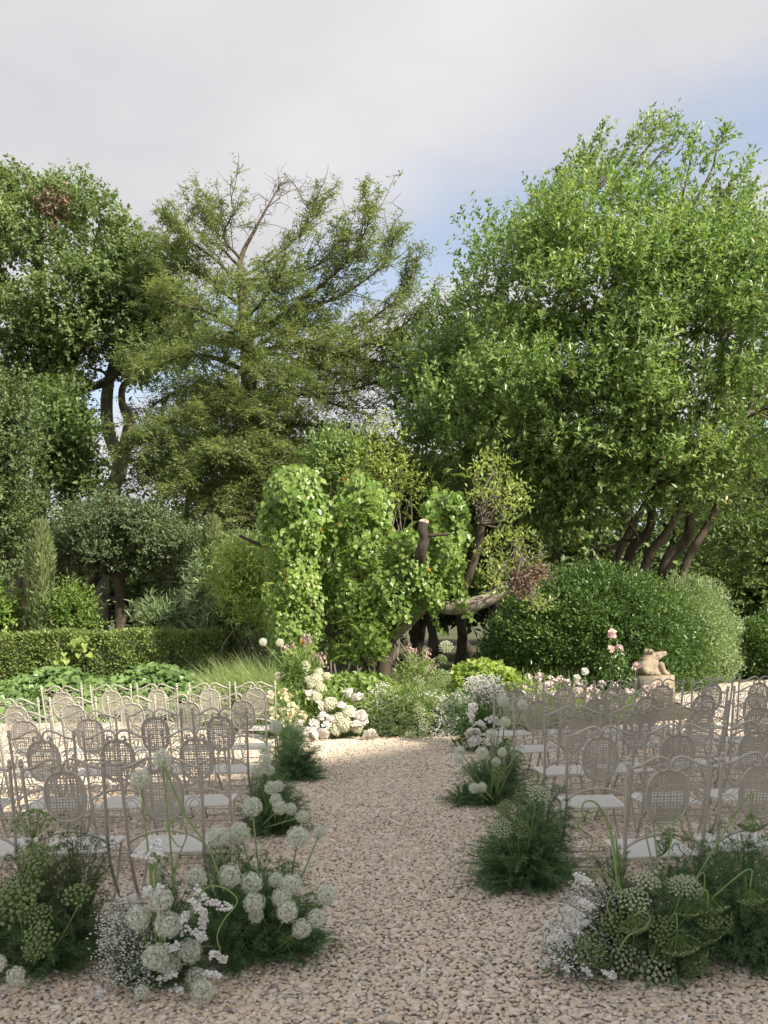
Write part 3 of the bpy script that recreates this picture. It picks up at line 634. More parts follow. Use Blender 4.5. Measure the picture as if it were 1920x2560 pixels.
def box_tree():
    rng = np.random.default_rng(26); D = 20.5
    trunks = [[(302, 1590, D, .13), (300, 1500, D, .12), (298, 1450, D, .11), (250, 1400, D, .05)], [(298, 1460, D, .07), (270, 1430, D, .06), (225, 1395, D, .04)], [(300, 1450, D, .08), (340, 1400, D, .05)],
              [(372, 1590, D + .6, .07), (360, 1520, D + .6, .06), (395, 1470, D + .6, .05), (425, 1400, D + .6, .04)], [(300, 1505, D, .04), (260, 1490, D, .035), (215, 1495, D - .2, .025)], [(210, 1590, D + 1, .09), (205, 1500, D + 1, .08), (230, 1440, D + 1, .05)]]
    root, paths = tree('old_box_tree', 'small umbrella-shaped grey-green tree with rough orange-brown trunk behind hedge', trunks, M['bark'])
    poly = [(50, 1425), (85, 1385), (140, 1345), (180, 1290), (240, 1265), (310, 1258), (390, 1275), (450, 1300), (500, 1345), (515, 1400), (490, 1440), (440, 1425), (400, 1460), (340, 1465), (290, 1445), (220, 1440), (160, 1425), (100, 1455)]
    mb = MB(); C, *_ = lobed_crown(mb, poly, D, 1.25, 115, .36, 47, 9, (.062, .036), rng, 90, .7, (0, 0, 0), .3, .7, .6, shoot_len=.28)
    mb.build('crown', M['box'], root, kind='stuff'); mb = MB(); branch_out(mb, paths, C, rng, .02); branch_out(mb, paths, C, rng, .012); mb.build('branches', M['bark'], root, True, kind='stuff')
box_tree()

def cypress(px, top, bot, wpx, D, label, seed):
    rng = np.random.default_rng(seed); g = P(px, bot, D); tp = P(px, top, D); H_ = tp[2]; r = wpx / 2 / F * D
    root = empty('cypress_tree', (g[0], g[1], 0), label, 'tree', 'clipped cypress columns')
    mb = MB(); tube(mb, np.array([[g[0], g[1], 0], [g[0], g[1], H_ * .9]]), [.09, .03], 7); mb.build('trunk', M['bark'], root, True)
    n = 8000; z = rng.random(n) * H_; a = rng.uniform(0, 6.283, n)
    prof = r * np.where(z > H_ * .82, np.sqrt(np.maximum(1 - ((z - H_ * .82) / (H_ * .18)) ** 2, 0)), 1) * (1 + .10 * np.sin(z * 5 + a * 2) + .07 * np.sin(a * 5 + z * 3))
    rr = prof * np.sqrt(rng.uniform(.55, 1, n)); b = np.stack([g[0] + rr * np.cos(a), g[1] + rr * np.sin(a), z], -1)
    dr = np.stack([np.cos(a) * .45, np.sin(a) * .45, np.ones(n)], -1) + rng.normal(0, .3, (n, 3))
    mb = MB(); leaf_quads(mb, b, dr, np.stack([np.cos(a), np.sin(a), 0 * a], -1) + rng.normal(0, .3, (n, 3)), rng.uniform(.09, .18, n), .038, .1)
    mb.build('crown', M['cypress'], root, kind='stuff')
cypress(104, 1312, 1650, 58, 18.9, 'clipped cypress column standing left of the umbrella-shaped tree', 31)
cypress(537, 1298, 1650, 46, 18.9, 'clipped cypress column peeping out between the yew and the oleander', 32)

def shrub(name, label, polys, D, T, n_l, lr, shoots, per, leaf, mat, seed, group=None, soft=90, stems=7, **kw):
    rng = np.random.default_rng(seed)
    a = np.array(polys[0]); cxp = a[:, 0].mean(); g = P(cxp, a[:, 1].max(), D)
    root = empty(name, (g[0], g[1], 0), label, 'shrub', group)
    mb = MB(); Cs = []
    for poly in polys:
        C, *_ = lobed_crown(mb, poly, D, T, n_l, lr, shoots, per, leaf, rng, soft, **kw); Cs.append(C)
    mb.build('foliage', mat, root, kind='stuff')
    C = np.vstack(Cs); mb = MB()
    for c in C[rng.permutation(len(C))[:max(stems, 3)]]:
        w = wiggle((g[0] + rng.normal(0, .2), g[1] + rng.normal(0, .2), 0), c, rng, .1); tube(mb, w, np.linspace(.022, .006, len(w)), 5, False)
    mb.build('stems', M['twig'], root, True, kind='stuff')
    return root
shrub('oleander', 'tall oleander with narrow pale leaves between the hedge and the vine', [[(455, 1640), (450, 1520), (480, 1440), (520, 1380), (580, 1340), (650, 1350), (690, 1420), (690, 1560), (670, 1660)]], 19.4, 1.0, 80, .36, 30, 9, (.20, .034), M['oleander'], 41, upright=.4, spread=.8, shoot_len=.35)
shrub('laurel_sapling', 'bright green young shrub between the cypress and the umbrella-shaped tree', [[(140, 1590), (145, 1520), (185, 1490), (215, 1530), (232, 1590)]], 19.2, .5, 22, .24, 30, 8, (.09, .035), M['vine'], 42, upright=.8)
shrub('low_green_shrub', 'bright green shrub at the left edge above the hedge', [[(-60, 1600), (-50, 1520), (10, 1505), (45, 1560), (50, 1600)]], 19.4, .5, 20, .26, 30, 8, (.1, .05), M['vine'], 43)
shrub('yucca_like_shrub', 'little fan of long narrow leaves just above the hedge top', [[(350, 1590), (355, 1550), (385, 1535), (412, 1552), (420, 1590)]], 18.9, .25, 8, .16, 20, 8, (.26, .03), M['oleander'], 44, upright=1.0)
shrub('acacia_shrub', 'feathery light green shrub beside the oleander, behind the vine', [[(530, 1440), (560, 1390), (620, 1370), (680, 1400), (690, 1500), (650, 1600), (610, 1560), (560, 1500)]], 17.4, .5, 40, .28, 30, 9, (.09, .032), M['lime'], 45, spread=.9)
shrub('strawberry_tree_shrub', 'loose yellow-green shrub with bare pale stems between yew and laurel', [[(800, 1260), (790, 1180), (830, 1100), (900, 1060), (960, 1070), (1040, 1110), (1080, 1160), (1110, 1240), (1050, 1300), (900, 1290)]], 20.5, 1.0, 34, .26, 14, 8, (.10, .038), M['tuft'], 46, stems=60, upright=.8)
shrub('bay_seedling', 'small dark glossy shrub above the vine, in front of the yew', [[(780, 1190), (800, 1110), (850, 1090), (890, 1130), (890, 1210), (830, 1240)]], 20.5, .6, 26, .36, 40, 8, (.11, .045), M['laurel'], 47)

# big clipped round bush, its paler neighbour, and the dark one at the edge
def clipped(name, label, poly, D, T, n, leaf, mat, seed, soft=150, lean=(.0, -.2, .3)):
    rng = np.random.default_rng(seed); a = np.array(poly, float); g = P(a[:, 0].mean(), a[:, 1].max(), D)
    root = empty(name, (g[0], g[1], 0), label, 'bush')
    C, pp, u = swell(poly, n, D, T, soft, rng, shell=.86)
    e = np.clip(edge_dist(poly, pp) / soft, 0, 1)[:, None]; cen = pp.mean(0)
    rad = norm(pp - cen); out2 = np.column_stack([rad[:, 0] * (1 - e[:, 0]), np.sign(u) * (.25 + .75 * e[:, 0]), -rad[:, 1] * (1 - e[:, 0])])
    out2 = norm(out2 + rng.normal(0, .35, (n, 3)))
    C = C + out2 * (rng.uniform(-.24, .05, n) + .22 * (rng.random(n) > .975) + .10 * np.sin(C[:, 0] * 4 + C[:, 2] * 5) * np.sin(C[:, 2] * 3.1 - C[:, 0] * 1.7) + .05 * np.sin(C[:, 0] * 11 + C[:, 2] * 9))[:, None]
    k = 5; ii = np.repeat(np.arange(n), k); m_ = len(ii)
    ax = norm(out2[ii] + np.array(lean) + rng.normal(0, .7, (m_, 3)))
    mb = MB(); s = rng.uniform(.6, 1.2, m_)
    leaf_quads(mb, C[ii] + rng.normal(0, .05, (m_, 3)), ax, out2[ii] + np.array([0, 0, .8]) + rng.normal(0, .5, (m_, 3)), leaf[0] * s, leaf[1] * s)
    mb.build('foliage', mat, root, kind='stuff')
    mb = MB()
    for j in range(14):
        c = C[rng.integers(n)]; w = wiggle((g[0] + rng.normal(0, .4), D + rng.normal(0, .3), 0), (c * .75 + np.array([g[0], D, .8]) * .25), rng, .1); tube(mb, w, np.linspace(.03, .01, len(w)), 5, False)
    mb.build('stems', M['bark'], root, True, kind='stuff')
clipped('round_bush', 'huge clipped dark green bush behind the stone frog', [(1185, 1720), (1195, 1620), (1230, 1540), (1300, 1470), (1390, 1425), (1480, 1405), (1570, 1420), (1650, 1450), (1720, 1500), (1765, 1570), (1780, 1650), (1770, 1740), (1600, 1760), (1350, 1755)], 19.5, 2.2, 13500, (.095, .042), M['bush'], 51, 190)
clipped('pale_round_bush', 'paler feathery clipped bush at the far side of the dark green bush', [(1600, 1730), (1620, 1500), (1680, 1450), (1760, 1440), (1810, 1480), (1850, 1560), (1855, 1650), (1830, 1735)], 21.2, 1.5, 7000, (.085, .03), M['palebush'], 52, 110)
clipped('edge_bush', 'dark clipped bush at the right edge beyond the pale bush', [(1850, 1720), (1850, 1600), (1870, 1545), (1930, 1530), (2040, 1560), (2050, 1730)], 22.5, 1.4, 4500, (.095, .042), M['bush'], 53, 90)

# clipped hedge and the ivy before it
def hedge():
    rng = np.random.default_rng(54); D = 17.6; x0, x1 = P(-420, 1580, D)[0], P(545, 1580, D)[0]
    top, th = 1.39, .8
    root = empty('box_hedge', ((x0 + x1) / 2, D, 0), 'long clipped box hedge behind the ivy bed', 'hedge')
    n = 25000; side = rng.choice(3, n, p=[.62, .28, .10])
    X = rng.uniform(x0, x1, n); Y = rng.uniform(0, th, n); Z = rng.uniform(0, top, n) ; ins = np.abs(rng.normal(0, .07, n))
    wob = .03 * np.sin(X * 3.7) + .03 * np.sin(X * 9 + Z * 6)
    Y = np.where(side == 0, ins + wob, Y); Z = np.where(side == 1, top - ins * .7 + wob, Z); X = np.where(side == 2, x1 - ins + wob * 1.5, X)
    nn = np.stack([(side == 2) * 1., (side == 0) * -1., (side == 1) * 1.], -1)
    Bp = np.stack([X, D + Y, Z], -1); k = 3; ii = np.repeat(np.arange(n), k); m_ = len(ii)
    mb = MB(); s = rng.uniform(.6, 1.25, m_)
    leaf_quads(mb, Bp[ii] + rng.normal(0, .025, (m_, 3)), nn[ii] + rng.normal(0, .8, (m_, 3)) + [0, 0, .3], nn[ii] + [0, 0, .6] + rng.normal(0, .6, (m_, 3)), .060 * s, .036 * s)
    mb.build('foliage', M['hedge'], root, kind='stuff')
    mb = MB()
    for j in range(36):
        x = rng.uniform(x0, x1); w = wiggle((x, D + .4, 0), (x + rng.normal(0, .2), D + .3, top * .85), rng, .08); tube(mb, w, np.linspace(.025, .01, len(w)), 4, False)
    mb.build('stems', M['bark'], root, True, kind='stuff')
    mb = MB(); pp = np.array([[P(px, py, D - .1) for px, py in ((185, 1605), (200, 1610), (175, 1617), (215, 1603), (165, 1640), (205, 1600), (190, 1625), (220, 1620), (150, 1652), (140, 1660))]]).reshape(-1, 3)
    pp = np.repeat(pp, 3, 0) + rng.normal(0, .05, (30, 3)); heart_leaves(mb, pp, rng.normal(0, .5, (30, 3)) + [0, -.3, -.6], rng.normal(0, .3, (30, 3)) + [0, -1, .4], .12, .13)
    o = mb.build('creeper', M['lime'], None, label='pale creeper leaves poking out of the hedge face', category='creeper')
hedge()
def ivy_bed():
    rng = np.random.default_rng(55); mb = MB(); n = 6800
    X = rng.uniform(-8.6, -2.9, n); Y = rng.uniform(15.0, 17.7, n)
    ok = Y > 14.75 + .25 * np.sin(X * 2.1) + np.where(X > -3.6, (X + 3.6) * 1.5, 0); X, Y = X[ok], Y[ok]; n = len(X)
    Z = np.clip((Y - 14.9) * .30, .02, .55) * (1 + .25 * np.sin(X * 3.3 + Y * 2)) + rng.uniform(-.08, .10, n)
    heart_leaves(mb, np.stack([X, Y, np.maximum(Z, .02)], -1), np.stack([rng.normal(0, .7, n), -np.abs(rng.normal(.7, .5, n)), rng.normal(-.15, .35, n)], -1), np.stack([rng.normal(0, .4, n), rng.normal(-.5, .3, n), np.full(n, .9)], -1), rng.uniform(.09, .17, n), rng.uniform(.10, .18, n))
    mb.build('ivy_bed', M['ivy'], None, label='glossy ivy ground cover in front of the box hedge', category='ivy', kind='stuff')
ivy_bed()

# woodland beyond: one mass of far trees, with trunks one can still tell apart
def woodland():
    rng = np.random.default_rng(56); mb = MB()
    for poly, D, T, nl, lr in (([(-300, 1560), (-300, 1330), (0, 1300), (250, 1330), (520, 1270), (800, 1180), (1000, 1150), (1200, 1120), (1500, 1240), (1900, 1200), (2250, 1150), (2250, 1560)], 44, 3, 300, 1.5),
                               ([(-300, 1560), (-300, 1480), (300, 1490), (700, 1500), (1200, 1480), (1700, 1440), (2250, 1400), (2250, 1560)], 33, 1.5, 240, .85),
                               ([(560, 1300), (640, 1220), (800, 1200), (1000, 1180), (1150, 1160), (1250, 1220), (1300, 1350), (1200, 1430), (900, 1420), (650, 1400)], 30, 1.5, 90, .8)):
        lobed_crown(mb, poly, D, T, nl, lr, 24, 8, (.36, .22), rng, 120, .3, shoot_len=.7)
    mb.build('woodland', M['wood'], None, kind='stuff', label='leafy mass of far trees and undergrowth beyond the garden', category='woodland')
    btw = ' of the dark trunks between vine trunk and round bush, from the vine'
    spots = [(75, 'dark woodland trunk at the left edge beside the cypress column'), (165, 'dark woodland trunk between cypress and umbrella-shaped tree, the one nearer the cypress'), (214, 'dark woodland trunk just beside the trunk of the umbrella-shaped tree'), (430, 'dark woodland trunk between the umbrella-shaped tree and the oleander'),
             (1010, 'first' + btw), (1040, 'second' + btw), (1072, 'third' + btw), (1104, 'fourth' + btw), (1145, 'fifth' + btw), (1180, 'sixth' + btw), (1240, 'dark woodland trunk rising behind the shoulder of the round bush'), (1850, 'dark woodland trunk between the pale bush and the dark bush at the edge'), (1905, 'dark woodland trunk above the dark bush at the right edge')]
    for x, lab in spots:
        D = rng.uniform(25, 32); g = P(x, 1650, D); g[2] = 0
        tp = P(x + rng.normal(0, 25), 1230, D)
        root = empty('woodland_tree', g, lab, 'tree', 'trunks in the wood beyond')
        r = rng.uniform(.08, .19); w = wiggle(g, tp, rng, .05); q = MB(); tube(q, w, np.linspace(r, r * .6, len(w)), 8); q.build('trunk', M['barkdark'], root, True)
        q = MB(); n = 1100; pts = tp + rng.normal(0, 1, (n, 3)) * [1.3, 1.2, .9]; leaf_quads(q, pts, rdir(n, rng), rdir(n, rng) + [0, 0, 1], .16, .09); q.build('crown', M['wood'], root, kind='stuff')
woodland()
# ================================================================== vine-clad tree at the centre
def vine_tree():
    rng = np.random.default_rng(61); D = 16.3
    trunks = [[(955, 1790, D, .16), (962, 1640, D, .135), (985, 1570, D, .12), (1000, 1500, D, .12), (1050, 1430, D, .12), (1100, 1360, D, .09), (1115, 1260, D, .06)],
              [(975, 1600, D, .10), (1030, 1545, D - .1, .11), (1070, 1505, D - .15, .125), (1120, 1518, D - .2, .135), (1180, 1512, D - .25, .13), (1240, 1488, D - .25, .12), (1290, 1462, D - .3, .09), (1325, 1430, D - .3, .045)],
              [(940, 1640, D + .2, .13), (900, 1480, D + .2, .13), (890, 1330, D + .2, .11), (895, 1220, D + .2, .09)],
              [(930, 1660, D, .13), (800, 1540, D, .13), (750, 1400, D, .12), (735, 1200, D, .10)],
              [(1010, 1490, D - .25, .1), (1045, 1420, D - .5, .10), (1052, 1380, D - .80, .098), (1062, 1350, D - .84, .082), (1056, 1325, D - .86, .086), (1060, 1306, D - .86, .08)],
              [(1060, 1340, D - .86, .035), (1085, 1338, D - .9, .03), (1122, 1335, D - .92, .026)],
              [(1150, 1500, D, .08), (1185, 1400, D, .08), (1205, 1310, D, .08)],
              [(600, 1340, D + .3, .03), (640, 1358, D + .3, .035), (665, 1365, D + .3, .05), (740, 1370, D, .05)]]
    root, paths = tree('pollarded_tree', 'old pollarded tree with sawn stumps and a thick limb reaching right', trunks, M['barkdark'], seg=10)
    for o_ in root.children:
        if o_.name.startswith('limb') and abs(o_.bound_box[6][0] - o_.bound_box[0][0]) > 1.8: o_.data.materials[0] = M['barkpale']
    for p in (P(1060, 1306, D - .86), P(1205, 1310, D)):   # sawn faces
        mb = MB(); a = np.linspace(0, 6.283, 12, endpoint=False)
        ring = np.array(p) + np.stack([np.cos(a) * .083, np.sin(a) * .06 - .006, np.sin(a) * .055 + .012], -1)
        mb.add(ring, [list(range(12))]); m, t, b, o = bpy.data.materials.get('sawn_wood') and (bpy.data.materials['sawn_wood'], 0, 0, 0) or new_mat('sawn_wood')
        if t: b.inputs['Base Color'].default_value = (.42, .34, .27, 1); b.inputs['Roughness'].default_value = .9
        mb.build('sawn_face', m, root)
    # leafy rosettes on twigs at the right
    tufts = [(1212, 1150), (1235, 1140), (1262, 1158), (1250, 1188), (1205, 1172), (1190, 1195), (1228, 1212), (1268, 1222), (1300, 1240), (1312, 1262), (1282, 1266), (1245, 1256), (1200, 1235), (1180, 1250), (1296, 1215), (1240, 1235),
             (1270, 1290), (1230, 1352), (1262, 1338), (1292, 1340), (1312, 1348), (1218, 1398), (1250, 1420), (1274, 1440), (1312, 1395), (1330, 1420), (1346, 1512), (1338, 1500), (1240, 1450), (1215, 1440), (1190, 1360), (1222, 1372), (1300, 1370), (1256, 1470), (1232, 1486), (1285, 1410), (1352, 1520)]
    mb = MB(); tw = MB(); ctrs = []
    for (x, y) in tufts:
        c = P(x, y, D - rng.uniform(-.5, .8)); ctrs.append(c)
        n = 46; v = norm(rng.normal(0, 1, (n, 3)) + [0, -.1, .55]); s = rng.uniform(.6, 1.15, n)
        st = c + v * rng.uniform(0, .15, n)[:, None] + rng.normal(0, .075, (n, 3)) * [1.3, 1, .6]
        leaf_quads(mb, st, v, np.cross(v, rdir(n, rng)), .11 * s, .04 * s, .2, .55)
        tgt = paths[6][-1, :3] if y < 1320 else paths[1][-4 - int(rng.integers(6)), :3]
        w = wiggle(tgt, c, rng, .22, 4); tube(tw, w, np.linspace(.018, .006, len(w)), 4, False)
    for _ in range(38):   # bare curling twigs
        p0 = paths[1][-3 - int(rng.integers(8)), :3]; e = P(rng.uniform(1250, 1400), rng.uniform(1340, 1500), D + rng.uniform(-.4, .5)); w = wiggle(p0, e, rng, .35, 4); tube(tw, w, np.linspace(.012, .004, len(w)), 3, False)
    mb.build('crown', M['tuft'], root, kind='stuff'); tw.build('twigs', M['twig'], root, True)
    mb = MB()
    for (x, y) in ((1320, 1450), (1342, 1436), (1304, 1472), (1350, 1420), (1300, 1440)):
        c = P(x, y, D - .5); n = 70; v = norm(rng.normal(0, 1, (n, 3)) + [0, 0, -.6]); leaf_quads(mb, c + v * .05 + rng.normal(0, .05, (n, 3)), v, np.cross(v, rdir(n, rng)), .1, .03)
    mb.build('withered_leaves', M['redleaf'], root, kind='stuff', label='rusty withered leaves')
    return D
VD = vine_tree()

def vine():
    rng = np.random.default_rng(62)
    A = [(662, 1240), (690, 1180), (735, 1158), (790, 1185), (812, 1250), (806, 1330), (790, 1420), (806, 1500), (790, 1620), (740, 1650), (680, 1610), (662, 1500), (672, 1400), (655, 1320)]
    B = [(842, 1260), (858, 1208), (900, 1185), (948, 1210), (978, 1265), (968, 1330), (990, 1380), (1000, 1450), (960, 1560), (900, 1630), (830, 1650), (826, 1500), (842, 1400), (836, 1320)]
    Cc = [(1062, 1270), (1095, 1226), (1140, 1235), (1165, 1285), (1162, 1350), (1150, 1420), (1160, 1480), (1150, 1500), (1110, 1440), (1080, 1400), (1066, 1330)]
    Dd = [(950, 1400), (1000, 1330), (1040, 1330), (1100, 1400), (1125, 1480), (1090, 1520), (1040, 1530), (985, 1575), (965, 1640), (890, 1660), (880, 1500)]
    g = P(900, 1790, VD)
    root = empty('climbing_vine', (g[0], g[1], 0), 'leafy climbing vine smothering the pollarded tree in tall green columns', 'vine')
    mb = MB(); near = []
    for poly, n, T, soft, dd in ((A, 4600, .62, 70, -.15), (B, 4600, .62, 70, .2), (Cc, 1900, .4, 45, -.1), (Dd, 3400, .5, 70, -.2), ([(795, 1300), (850, 1300), (860, 1480), (855, 1650), (780, 1650), (790, 1480)], 900, .3, 30, .25)):
        C, pp, u = swell(poly, n, VD + dd, T, soft, rng, shell=.7)
        C = C + (np.sin(C[:, 0] * 9 + C[:, 2] * 5) * .09 + np.sin(C[:, 2] * 8 - C[:, 0] * 4) * .08)[:, None] * [0, 1, 0] + rng.normal(0, .045, (n, 3))
        cen = np.array(poly, float).mean(0); rx = (pp[:, 0] - cen[0]) / 90
        nr = norm(np.stack([rx, np.sign(u) * .8, .55 + 0 * rx], -1) + rng.normal(0, .38, (n, 3)))
        dr = np.stack([rng.normal(0, .45, n) + rx * .3, np.sign(u) * .25 + rng.normal(0, .2, n), -.75 + rng.normal(0, .3, n)], -1)
        s = rng.uniform(.055, .108, n) * np.where(pp[:, 1] < 1350, 1.12, .85)
        fr = np.where(u < -.3)[0]; pick = fr[np.argsort(-s[fr])[:60]]
        keep = np.ones(n, bool); keep[pick] = False
        heart_leaves(mb, C[keep], dr[keep], nr[keep], s[keep], s[keep] * 1.02)
        near += [(C[i], dr[i], nr[i], s[i]) for i in pick]
    # hanging strands
    for (x, y0, y1, dx) in ((1080, 1500, 1585, 28), (1160, 1490, 1548, 22), (1100, 1440, 1530, -10), (1158, 1400, 1500, 5), (880, 1600, 1650, 10), (1065, 1380, 1510, -6), (835, 1300, 1420, 12), (700, 1560, 1660, -8), (1130, 1420, 1520, 12), (668, 1250, 1400, -12)):
        t = np.linspace(0, 1, 26); c = P(x + dx * t ** 2, y0 + (y1 - y0) * t, VD - .45); tube(mb, c[::4], .005, 3, False)
        c = c + rng.normal(0, .03, c.shape); heart_leaves(mb, c, rng.normal(0, .5, c.shape) + [0, 0, -.7], rng.normal(0, .4, c.shape) + [0, -1, .3], .075, .075)
    # pinnate sprays of a second climber, yellow-green, sticking out of the columns
    for q in range(150):
        x, y = (rng.choice([rng.uniform(650, 790), rng.uniform(850, 960)]), rng.uniform(1240, 1640)) if q % 3 else (rng.uniform(880, 1130), rng.uniform(1180, 1500))
        p0 = P(x, y, VD - .5 + rng.uniform(-.15, .1)); a = norm(np.array([rng.normal(0, .8), -.5, rng.normal(.1, .5)])); L = rng.uniform(.2, .38)
        t = np.linspace(.1, 1, 7); rr = p0 + a * (t * L)[:, None] + np.array([0, 0, -.12]) * (t ** 2)[:, None]; sd = norm(np.cross(a, [0, .3, 1.0]))
        for s_ in (-1, 1): leaf_quads(mb, rr, a * .4 + sd * s_ + np.zeros((7, 3)), np.array([0, -.5, 1.0]) + rng.normal(0, .2, (7, 3)), .075, .03)
    mb.build('foliage', M['vine'], root, kind='stuff')
    lm = MB(); heart_leaves(lm, np.zeros((1, 3)), np.array([[0, 1., 0]]), np.array([[0, 0, 1.]]), 1.0, 1.02); lme = lm.mesh('leaf'); lme.materials.append(M['vine1'])
    for c, d, n_, s in near:
        y = norm(d); x = norm(np.cross(y, n_)); z = np.cross(x, y)
        o = obj('leaf', lme, None, root, local=True); o.matrix_local = Matrix.Translation(Vector(c - np.array([g[0], g[1], 0]))) @ Matrix(np.array([x, y, z]).T.tolist()).to_4x4() @ Matrix.Scale(s * 1.12, 4)
m = leaf_mat('vine_leaf', [(.07, .15, .02), (.12, .22, .03), (.18, .28, .05)], .3, .42, .7)
t = m.node_tree; oi = N(t, 'ShaderNodeObjectInfo'); rp = [n for n in t.nodes if n.type == 'VALTORGB'][0]
t.links.new(oi.outputs['Random'], rp.inputs[0]); M['vine1'] = m
vine()
# ================================================================== chairs
m, t, b, o = new_mat('greige_painted_iron')
n1 = noise(t, 14, 6, .65); n2 = noise(t, 90, 4, .6); n3 = noise(t, 35, 5, .7)
c = ramp(t, n1, [(.3, (.41, .383, .332)), (.7, (.51, .475, .415))])
rust = ramp(t, n3, [(.66, (0, 0, 0)), (.74, (1, 1, 1))])
oi = N(t, 'ShaderNodeObjectInfo'); hv = N(t, 'ShaderNodeHueSaturation'); t.links.new(MIXC(t, MATH(t, 'MULTIPLY', rust, .55), c, (.20, .14, .10)), hv.inputs['Color']); t.links.new(MATH(t, 'ADD', MATH(t, 'MULTIPLY', oi.outputs['Random'], .22), .89), hv.inputs['Value']); t.links.new(hv.outputs[0], b.inputs['Base Color'])
b.inputs['Roughness'].default_value = .34; bump(t, b, n2, .12, .002)
M['iron'] = m
m, t, b, o = new_mat('woven_metal_seat')
tcn = N(t, 'ShaderNodeTexCoord'); sp = N(t, 'ShaderNodeSeparateXYZ'); t.links.new(tcn.outputs['Object'], sp.inputs[0])
k = 2 * math.pi / .0135
sx = MATH(t, 'SINE', MATH(t, 'MULTIPLY', sp.outputs[0], k)); sy = MATH(t, 'SINE', MATH(t, 'MULTIPLY', sp.outputs[1], k))
pat = MATH(t, 'MULTIPLY', sx, sy)
hole = MATH(t, 'GREATER_THAN', pat, .30)
rim = MATH(t, 'LESS_THAN', MATH(t, 'ABSOLUTE', sp.outputs[0]), .178)
hole = MATH(t, 'MULTIPLY', hole, rim)
t.links.new(MIXC(t, MATH(t, 'MULTIPLY', hole, .75), (.76, .74, .69), (.20, .175, .14)), b.inputs['Base Color'])
b.inputs['Roughness'].default_value = .4; bump(t, b, pat, .4, .003)
M['seat'] = m

